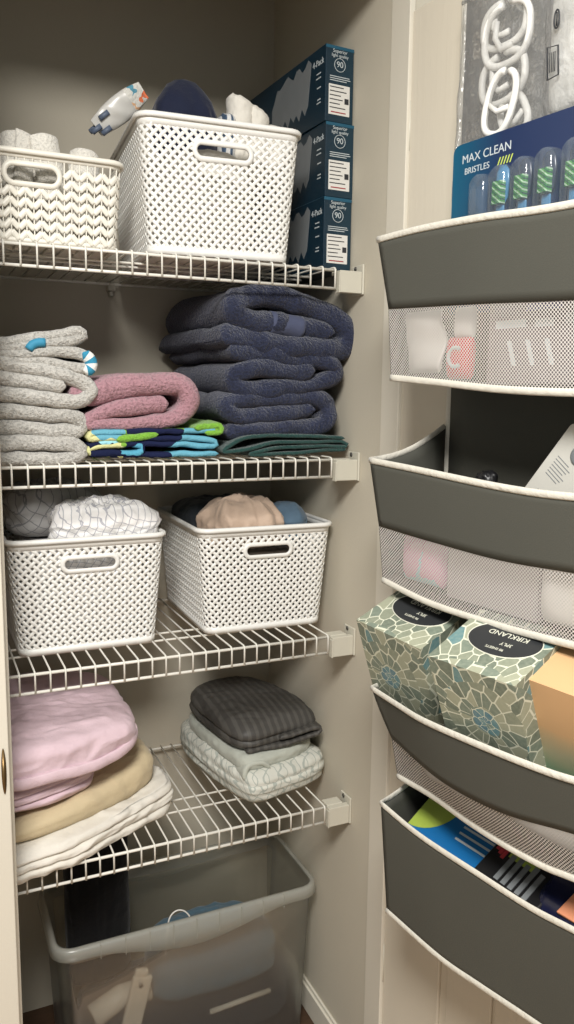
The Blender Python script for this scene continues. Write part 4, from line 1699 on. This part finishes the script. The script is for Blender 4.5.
# ------------------------------------------------------------------ clear bag of curtain rings
BGU0, BGU1, BGZ0, BGZ1 = .156, .335, 1.69, 2.035
bg = thing('clear_bag', 'clear plastic bag of white rings hanging behind the toothbrush pack', 'bag', tuple(D(.25, .03, BGZ0)))
rows = []
for k in range(28):
    f = k / 27
    row = []
    for i in range(40):
        a = 2 * PI * i / 40
        u = (BGU0 + BGU1) / 2 + (BGU1 - BGU0) / 2 * math.cos(a) + .012 * (f - .5)
        tk = .017 * math.sin(PI * min(.98, max(.02, f))) ** .6
        p = D(u, .042 + tk * math.sin(a), BGZ0 + (BGZ1 - BGZ0) * f)
        p += Vector((DN[0], DN[1], 0)) * .004 * noise.noise(p * 28)
        row.append(p)
    rows.append(row)
obj('film', MB().grid(rows, None, True), M['bag'], bg)
m = MB().tube([D(BGU0 + .004, .046, BGZ0 + .32), D(BGU1 + .002, .046, BGZ0 + .325)], .003, 8, up=(DN[0], DN[1], 0), ry=.0012)
obj('zip_strip', m, M['bagw'], bg)


def ring_path(a_, b_, gap=.12, n=44, sq=2.6):
    pts = []
    for i in range(n):
        t_ = gap + (2 * PI - 2 * gap) * i / (n - 1) + PI / 2
        c, s = math.cos(t_), math.sin(t_)
        pts.append((a_ * math.copysign(abs(c) ** (2 / sq), c), b_ * math.copysign(abs(s) ** (2 / sq), s), .0))
    return pts


rings = [((507, 34), 28, 27, .05, 0, 'topmost white curtain ring in the clear bag'),
         ((505, 24), 27, 20, .044, -.05, 'white curtain ring lying behind the topmost ring in the clear bag'),
         ((503, 78), 27, 22, .046, .1, 'broad white curtain ring in the middle of the clear bag'),
         ((500, 103), 17, 28, .056, -.30, 'narrow tilted white curtain ring in front, lowest in the clear bag'),
         ((514, 116), 15, 20, .044, .45, 'white curtain ring half hidden behind the lowest tilted ring')]
for (c, ra, rb_, off, rot, lab) in rings:
    u, z = ondoor(c[0], c[1], off)
    sc = 1 / 690.0
    R0 = TBM @ Matrix.Rotation(rot, 4, 'Z')
    rg = thing('curtain_ring', lab, 'ring', tuple(D(u, off, z)), 'white curtain rings in the clear bag', R0.to_euler(), True)
    pth = ring_path(ra * sc, rb_ * sc)
    m = MB().tube(pth, .0050, 12)
    obj('ring_body', m, M['plast'], rg)
    m = MB().tube([(-ra * sc * .72, rb_ * sc * -.1, 0), (0, rb_ * sc * -.28, .0005), (ra * sc * .72, rb_ * sc * -.1, 0)], .0042, 8) if ra < 20 else MB().tube([(-ra * sc * .45, rb_ * sc * .55, .001), (-ra * sc * .5, 0, .001), (-.2 * ra * sc, -rb_ * sc * .45, .001), (.25 * ra * sc, -rb_ * sc * .4, .001)], .0042, 8)
    obj('cross_bar', m, M['plast'], rg)
    m = MB().lathe([(.0001, -.0045), (.0032, -.0032), (.0045, 0), (.0032, .0032), (.0001, .0045)], 12, T(pth[-1]))
    obj('knob', m, M['plast'], rg)

# white packet beside the rings
WPU = .352
wp = thing('white_packet', 'white padded packet in clear film at the top right edge', 'packet', tuple(D(.44, .03, 1.78)))
rows = []
for k in range(30):
    f = k / 29
    row = []
    for i in range(40):
        a = 2 * PI * i / 40
        e = (1 - abs(2 * f - 1) ** 6) ** .5
        u = .412 + .084 * e ** .3 * math.copysign(abs(math.cos(a)) ** .5, math.cos(a))
        p = D(u, .042 + (.022 * e + .0005) * math.sin(a), 1.795 + .245 * f)
        p += Vector((DN[0], DN[1], 0)) * .006 * noise.noise(p * 24)
        row.append(p)
    rows.append(row)
obj('padding', MB().grid(rows, None, True), M['pwhite'], wp)
m = MB()
Rm = MDOOR
cu_, cz_ = ondoor(553, 62, .066)
pts = []
m.tube([MDOOR @ Vector((cu_ + x * .0085 - .1 * y * .016, cz_ + y * .020, .0665)) for x, y in ((-1, -1), (1, -.9), (1, .9), (-1, 1))], .0011, 6, True)
for q in range(4):
    m.tube([MDOOR @ Vector((cu_ - .004 + q * .0026, cz_ - .012, .0665)), MDOOR @ Vector((cu_ - .005 + q * .0026, cz_ + .012, .0665))], .0006, 6)
cu_, cz_ = ondoor(557, 19, .066)
m.tube([MDOOR @ Vector((cu_ + .004 * math.cos(2 * PI * i / 16), cz_ + .011 * math.sin(2 * PI * i / 16), .0665)) for i in range(16)], .0012, 6, True)
m.tube([MDOOR @ Vector((cu_, cz_ - .008, .0665)), MDOOR @ Vector((cu_, cz_ + .008, .0665))], .001, 6)
obj('label_print', m, M['ink'], wp)
rows2 = [[p + (p - D(.425, .042, p.z)) * .10 for p in r] for r in rows]
obj('film', MB().grid(rows2, None, True), M['bag'], wp)

# ------------------------------------------------------------------ behind the mesh of the top pocket
def dbox(name, label, cat, u0, u1, o0, o1, z0, z1, mat, tilt=0, **kw):
    m_ = MB().box((u0, z0, o0), (u1, z1, o1))
    if tilt:
        c_ = Vector(((u0 + u1) / 2, z0, (o0 + o1) / 2))
        m_.xf(T(c_) @ Matrix.Rotation(tilt, 4, 'Z') @ T(-c_))
    m_.xf(MDOOR)
    return single(name, m_, mat, label, cat, smooth=False, bevel=.002, **kw)


def dpack(label, name, cat, u0, u1, oc, th_, z0, z1, mat, seed=0, parts=None, crink=.004, as_thing=True):
    """soft pillow pack standing in a pocket"""
    rows = []
    for k in range(24):
        f = k / 23
        row = []
        e = (1 - abs(2 * f - 1) ** 4) ** .5
        for i in range(36):
            a = 2 * PI * i / 36
            u = (u0 + u1) / 2 + (u1 - u0) / 2 * math.copysign(abs(math.cos(a)) ** .55, math.cos(a)) * (.9 + .1 * e)
            p = D(u, oc + th_ / 2 * (e + .04) * math.sin(a), z0 + (z1 - z0) * f)
            p += Vector((DN[0], DN[1], 0)) * crink * noise.noise(p * 30 + Vector((seed, 0, 0)))
            row.append(p)
        rows.append(row)
    return MB().grid(rows, None, True)


m = dpack('', '', '', .158, .236, .128, .022, 1.474, 1.562, M['bagw'], 1, None, .012)
single('clear_pouch', m, M['milky'], 'crinkled white plastic pouch behind the top mesh, at its left end', 'pouch')
rp = thing('red_packet', 'red and white packet behind the top mesh window', 'packet', tuple(D(.268, .13, 1.464)))
m = dpack('', '', '', .246, .292, .128, .024, 1.464, 1.522, M['redpk'], 2, crink=.001)
obj('red_body', m, M['redpk'], rp)
m = dpack('', '', '', .258, .294, .128, .018, 1.520, 1.562, M['milky'], 3, crink=.001)
obj('white_top', m, M['milky'], rp)
uC, zC = ondoor(470, 357, .142)
uC = .272
m = MB().tube([MDOOR @ Vector((uC + .013 * math.cos(a), 1.494 + .013 * math.sin(a), .1415)) for a in np.linspace(math.radians(55), math.radians(305), 22)], .0026, 8)
o = obj('letter_mark', m, M['print'], rp)
o['label'] = 'white C shaped mark'
wb = thing('white_box', 'grey boxed item with white print behind the right of the top mesh', 'box', tuple(D(.43, .125, 1.456)))
m = MB().box((.322, 1.456, .115), (.56, 1.562, .132)).xf(MDOOR)
obj('box_body', m, M['mauve'], wb, smooth=False, bevel=.002)
m = MB()
for (a, b_, w, h) in ((.335, 1.528, .05, .010), (.40, 1.527, .028, .010), (.445, 1.529, .05, .012)):
    m.box((a, b_, .132), (a + w, b_ + h, .1326))
for q in range(3):
    m.poly([(.355 + q * .03, 1.512), (.362 + q * .03, 1.512), (.372 + q * .03, 1.480), (.365 + q * .03, 1.480)], .0006, T((0, 0, .132)))
m.xf(MDOOR)
obj('white_print', m, M['print'], wb, smooth=False)
m = MB().box((.385, 1.547, .132), (.44, 1.556, .1326)).xf(MDOOR)
obj('violet_print', m, M['purple'], wb, smooth=False)

# ------------------------------------------------------------------ second pocket
cd = thing('printed_carton', 'grey white printed carton leaning in the second organizer pocket', 'carton', tuple(D(.40, .09, 1.20)))
cd['_local'] = True
CM = MDOOR.copy()
u_, z_ = ondoor(521, 484, .10)
cd.location = D(u_ - .01, .095, z_ - .02)
CM.translation = Vector((0, 0, 0))
CM = CM @ Matrix.Rotation(math.radians(-38), 4, 'Z')
cd.rotation_euler = CM.to_euler()
m = MB()
pts = []
for cx, cy, a0 in ((.15 - .008, -.08 + .008, -90), (.15 - .008, .135 - .008, 0), (.008, .135 - .008, 90), (.008, -.08 + .008, 180)):
    for i in range(7):
        a = math.radians(a0 + 15 * i)
        pts.append((cx + .008 * math.cos(a), cy + .008 * math.sin(a)))
m.poly(pts, .012, T((0, 0, -.012)))
obj('carton_body', m, M['card'], cd, smooth=False, bevel=.0008)
m = MB()
for i in range(7):
    m.box((.012, .058 + i * .0048, 0), (.034 + (i % 3) * .003, .0592 + i * .0048, .0002))
for i in range(6):
    m.box((.048, .024 + i * .0048, 0), (.070 - (i % 2) * .005, .0251 + i * .0048, .0002))
for i in range(4):
    m.box((.085, .0 + i * .0048, 0), (.105, .0011 + i * .0048, .0002))
obj('fine_print', m, M['greyprint'], cd, smooth=False)
m = MB()
m.tube([(.016, .012, .0004), (.034, .012, .0004), (.036, .03, .0004), (.018, .034, .0004)], .0007, 6, True)
m.tube([(.020 + .004 * math.cos(2 * PI * i / 16), .022 + .004 * math.sin(2 * PI * i / 16), .0004) for i in range(16)], .0006, 6, True)
obj('symbol_print', m, M['ink'], cd, smooth=False)
m = MB()
capsule(m, .036, .095, .127, .0120, 0, .0025)
capsule(m, .058, .085, .115, .007, 0, .0025)
obj('hang_window', m, M['greyprint'], cd)
m = block([tuple(D(.302 + .014 * math.cos(a), .100 + .012 * math.sin(a), 0))[:2] for a in np.linspace(0, 2 * PI, 10, endpoint=False)], 1.16, 1.336, .008, 61, .003, 40, 0, 0, 70)
single('black_clip', m, M['black'], 'black hair clip just showing above the second pocket rim', 'clip')
m = dpack('', '', '', .165, .255, .125, .03, 1.160, 1.232, M['pinkpk'], 5)
single('pink_packet', m, M['pinkpk'], 'pink and pale blue packet behind the second mesh', 'packet')
dbox('grey_box', 'grey mauve box behind the middle of the second mesh', 'box', .262, .425, .10, .13, 1.152, 1.235, plain('mauve grey carton', (158, 150, 150), .6))
m = dpack('', '', '', .432, .57, .128, .03, 1.158, 1.240, M['milky'], 6)
single('white_pouch', m, M['milky'], 'white pouch behind the right end of the second mesh', 'pouch')

# ------------------------------------------------------------------ tissue boxes in the third pocket
def make_tissue(label, corner, eul, w, d_, h, front, group):
    Rm_ = Euler(eul, 'XYZ').to_matrix().to_4x4()
    base = Vector(corner) + Rm_.to_3x3() @ Vector((w / 2, d_ / 2, -h))
    s = thing('tissue_box', label, 'tissue box', tuple(base), group, eul, True)
    m_ = MB().box((-w / 2, -d_ / 2, 0), (w / 2, d_ / 2, h))
    m_.v = [tuple(p) for p in m_.v]
    # unwrapped faces so each printed face starts at its lower left corner, in metres
    mm = MB()
    x0, x1, y0, y1 = -w / 2, w / 2, -d_ / 2, d_ / 2
    quads = [(((x0, y0, 0), (x1, y0, 0), (x1, y0, h), (x0, y0, h)), ((0, 0), (w, 0), (w, h), (0, h)), 0),
             (((x1, y0, 0), (x1, y1, 0), (x1, y1, h), (x1, y0, h)), ((w, 0), (w + d_, 0), (w + d_, h), (w, h)), 0),
             (((x1, y1, 0), (x0, y1, 0), (x0, y1, h), (x1, y1, h)), ((0, 0), (w, 0), (w, h), (0, h)), 0),
             (((x0, y1, 0), (x0, y0, 0), (x0, y0, h), (x0, y1, h)), ((-d_, 0), (0, 0), (0, h), (-d_, h)), 0),
             (((x0, y0, h), (x1, y0, h), (x1, y1, h), (x0, y1, h)), ((0, h), (w, h), (w, h + d_), (0, h + d_)), 1),
             (((x0, y1, 0), (x1, y1, 0), (x1, y0, 0), (x0, y0, 0)), ((0, 0), (w, 0), (w, d_), (0, d_)), 0)]
    for vs, uv, mi in quads:
        mm.add(vs, [(0, 1, 2, 3)], uv, 0)
    obj('carton_body', mm, front, s, smooth=False, weld=False)
    return s


def oval_top(s, w, d_, h, words):
    pts = [(.004 + .052 * math.cos(2 * PI * i / 40), .012 + .034 * math.sin(2 * PI * i / 40)) for i in range(40)]
    pts = [(x, min(y, d_ / 2 - .001)) for x, y in pts]
    m_ = MB().poly(pts, .0005, T((0, 0, h)))
    ov = obj('oval_print', m_, M['oval'], s, smooth=False)
    ring_ = MB().tube([(x * 1.02, y, h + .0005) for x, y in pts], .0009, 6, True)
    obj('oval_outline', ring_, M['creamink'], s)
    R_ = Matrix.Rotation(PI, 4, 'Z')
    bm_ = text_bm([(t_, sz, T((x, y, h + .0008)) @ R_) for t_, sz, x, y in words])
    o_ = obj('oval_lettering', bm_, M['creamink'], s, smooth=False)
    m_ = MB()
    for i in range(3):
        m_.box((-.026 + .01 * (i % 2), .0 - i * .005, h + .0005), (-.002, .0012 - i * .005, h + .0009))
    return ov


TW, TD, TH = .134, .118, .150
t1 = make_tissue('petal printed tissue box at the left of the third pocket', (-.1226, -.328, 1.1002), (.3891, .0899, -1.3427), TW, TD, TH, M['petalA'], 'petal printed tissue boxes')
oval_top(t1, TW, TD, TH, [('KIRKLAND', .0125, .004, .022), ('3PLY', .0085, .012, .004), ('90 SHEETS', .006, .002, -.008)])
t2 = make_tissue('petal printed tissue box in the middle, beside the peach tissue box', (-.1278, -.5256, 1.1046), (.3906, .0197, -1.3072), TW, TD, TH, M['petalB'], 'petal printed tissue boxes')
oval_top(t2, TW, TD, TH, [('KIRKLAND', .0125, .004, .022), ('3PLY', .0085, .012, .004), ('90 SHEETS', .006, .002, -.008)])
cpos = D(.472, .197, 1.104)
t3 = make_tissue('peach to green ombre tissue box at the right of the third pocket', tuple(cpos), (.40, .03, -1.34), .134, .118, .150, M['ombre'], None)
m = MB().tube([(.02 + .018 * math.cos(2 * PI * i / 30), -.0592, .112 + .018 * math.sin(2 * PI * i / 30)) for i in range(30)], .0009, 6, True)
obj('ring_print', m, M['creamink'], t3)
m = dpack('', '', '', .19, .33, .085, .06, .838, .925, M['milky'], 7)
single('tissue_pack', m, M['milky'], 'white soft pack under the tissue boxes, left half behind the third mesh', 'pack')
m = dpack('', '', '', .35, .54, .085, .06, .848, .925, M['milky'], 8)
single('tissue_pack', m, M['milky'], 'white soft pack under the tissue boxes, right half behind the third mesh', 'pack')

# ------------------------------------------------------------------ fourth pocket

def lean_mat(u, z, off, tilt, spin=0):
    """frame on the door lying back by tilt: x along the door, y up the leaning face, z out of it"""
    return MDOOR @ T((u, z, off)) @ Matrix.Rotation(-tilt, 4, 'X') @ Matrix.Rotation(spin, 4, 'Z')


def rpoly(w, h, r, n=6):
    pts = []
    for cx, cy, a0 in ((w - r, r, -90), (w - r, h - r, 0), (r, h - r, 90), (r, r, 180)):
        for i in range(n + 1):
            a = math.radians(a0 + 90 / n * i)
            pts.append((cx + r * math.cos(a), cy + r * math.sin(a)))
    return pts


def lean_thing(name, label, cat, u, z, off, tilt, spin=0):
    mt_ = lean_mat(u, z, off, tilt, spin)
    o_ = thing(name, label, cat, tuple(mt_.translation), None, mt_.to_euler(), True)
    return o_


wp4 = lean_thing('wipes_pack', 'bright blue pack with lime green end in the bottom organizer pocket', 'pack', .186, .755, .130, math.radians(56))
m = MB().poly(rpoly(.235, .150, .016), .016, T((0, 0, -.016)))
obj('pack_body', m, M['wipes'], wp4, smooth=False, bevel=.004)
pts = [(.002 + .066 * math.sin(a) * 1.0, .076 + .066 * math.cos(a)) for a in np.linspace(0, PI, 20)]
m = MB().poly([(.003, .010)] + [(p[0], p[1]) for p in pts[::-1]][1:-1] + [(.003, .146)], .0006)
obj('lime_print', m, M['limepk'], wp4, smooth=False)
bm = text_bm([('5', .030, T((.034, .112, .0008)) @ Matrix.Rotation(-PI / 2, 4, 'Z'))])
obj('number_print', bm, M['ink'], wp4, smooth=False)
m = MB()
for i in range(9):
    m.box((.090, .030 + i * .011, 0), (.150 + .012 * (i % 3), .0335 + i * .011, .0005))
obj('line_print', m, M['print'], wp4, smooth=False)
np4 = lean_thing('nail_kit', 'small black packet with lime and white printed tools in the bottom pocket', 'packet', .338, .752, .140, math.radians(58), math.radians(-3))
m = MB().poly(rpoly(.115, .095, .010), .012, T((0, 0, -.006)))
obj('packet_body', m, M['black'], np4, smooth=False, bevel=.003)
m = MB().poly([(.030, .060), (.075, .060), (.085, .088), (.030, .088)], .0006, T((0, 0, .006)))
obj('lime_print', m, M['limepk'], np4, smooth=False)
m = MB()
for q in range(5):
    m.box((.034 + q * .013, .022, .006), (.042 + q * .013, .066 + .004 * (q % 2), .0072))
obj('tool_print', m, M['greyprint'], np4, smooth=False)
m = MB()
for q in range(3):
    m.box((.006 + q * .007, .060 - q * .004, .006), (.012 + q * .007, .075 - q * .004, .0068))
obj('colour_print', m, M['redpk'], np4, smooth=False)
op4 = lean_thing('brush_packet', 'shiny navy packet with peach window at the right of the bottom pocket', 'packet', .440, .75, .128, math.radians(50), math.radians(2))
rows = []
for k in range(20):
    f = k / 19
    e = (1 - abs(2 * f - 1) ** 5) ** .5
    row = []
    for i in range(32):
        a = 2 * PI * i / 32
        p = Vector((.06 + .062 * math.copysign(abs(math.cos(a)) ** .4, math.cos(a)), .14 * f, .012 * (e + .05) * math.sin(a)))
        p.z += .006 * noise.noise(p * 40)
        row.append(p)
    rows.append(row)
obj('packet_body', MB().grid(rows, None, True), M['navypk'], op4)
m = MB().poly([(.040, .018), (.112, .018), (.112, .062), (.052, .066)], .006, T((0, 0, .0135)))
obj('peach_print', m, M['peach'], op4, smooth=False, bevel=.002)
m = MB()
for q in range(5):
    m.box((.044 + q * .013, .070, .010), (.053 + q * .013, .095 - .003 * q, .0185))
obj('brush_print', m, M['pinkpat'], op4, smooth=False)

# ------------------------------------------------------------------ light, world, camera
w = bpy.data.worlds.new('hall light')
bpy.context.scene.world = w
w.use_nodes = True
bg_ = w.node_tree.nodes['Background']
bg_.inputs[0].default_value = (1.0, .995, .955, 1)
bg_.inputs[1].default_value = AMB = .46


def area(name, loc, target, size, power, color, shape='DISK'):
    l_ = bpy.data.lights.new(name, 'AREA')
    l_.shape = shape
    l_.size = size
    l_.energy = power
    l_.color = color
    o_ = bpy.data.objects.new(name, l_)
    o_.location = loc
    o_.rotation_euler = (Vector(target) - Vector(loc)).to_track_quat('-Z', 'Y').to_euler()
    COL.objects.link(o_)
    return o_


area('hall_ceiling_light', (-.92, -1.55, 2.42), (-.72, -1.1, 0), .6, 71, (1.0, .975, .935))

cam = bpy.data.cameras.new('camera')
co = bpy.data.objects.new('camera', cam)
COL.objects.link(co)
cam.sensor_fit = 'VERTICAL'
cam.sensor_height = 36.0
cam.sensor_width = 36.0 * 574 / 1024
cam.lens = FPX / 1024 * 36.0
cam.clip_start = .02
co.matrix_world = Matrix(((RX[0], UX[0], -FX[0], CAM[0]), (RX[1], UX[1], -FX[1], CAM[1]), (RX[2], UX[2], -FX[2], CAM[2]), (0, 0, 0, 1)))
sc = bpy.context.scene
sc.camera = co
sc.view_settings.view_transform = 'Standard'
sc.view_settings.look = 'None'
sc.view_settings.gamma = 1
sc.view_settings.use_curve_mapping = False
sc.view_settings.exposure = 0.0
sc.cycles.transparent_max_bounces = 24
sc.cycles.max_bounces = 10
for o in bpy.data.objects:
    for k in ('_loc', '_local'):
        if k in o:
            del o[k]
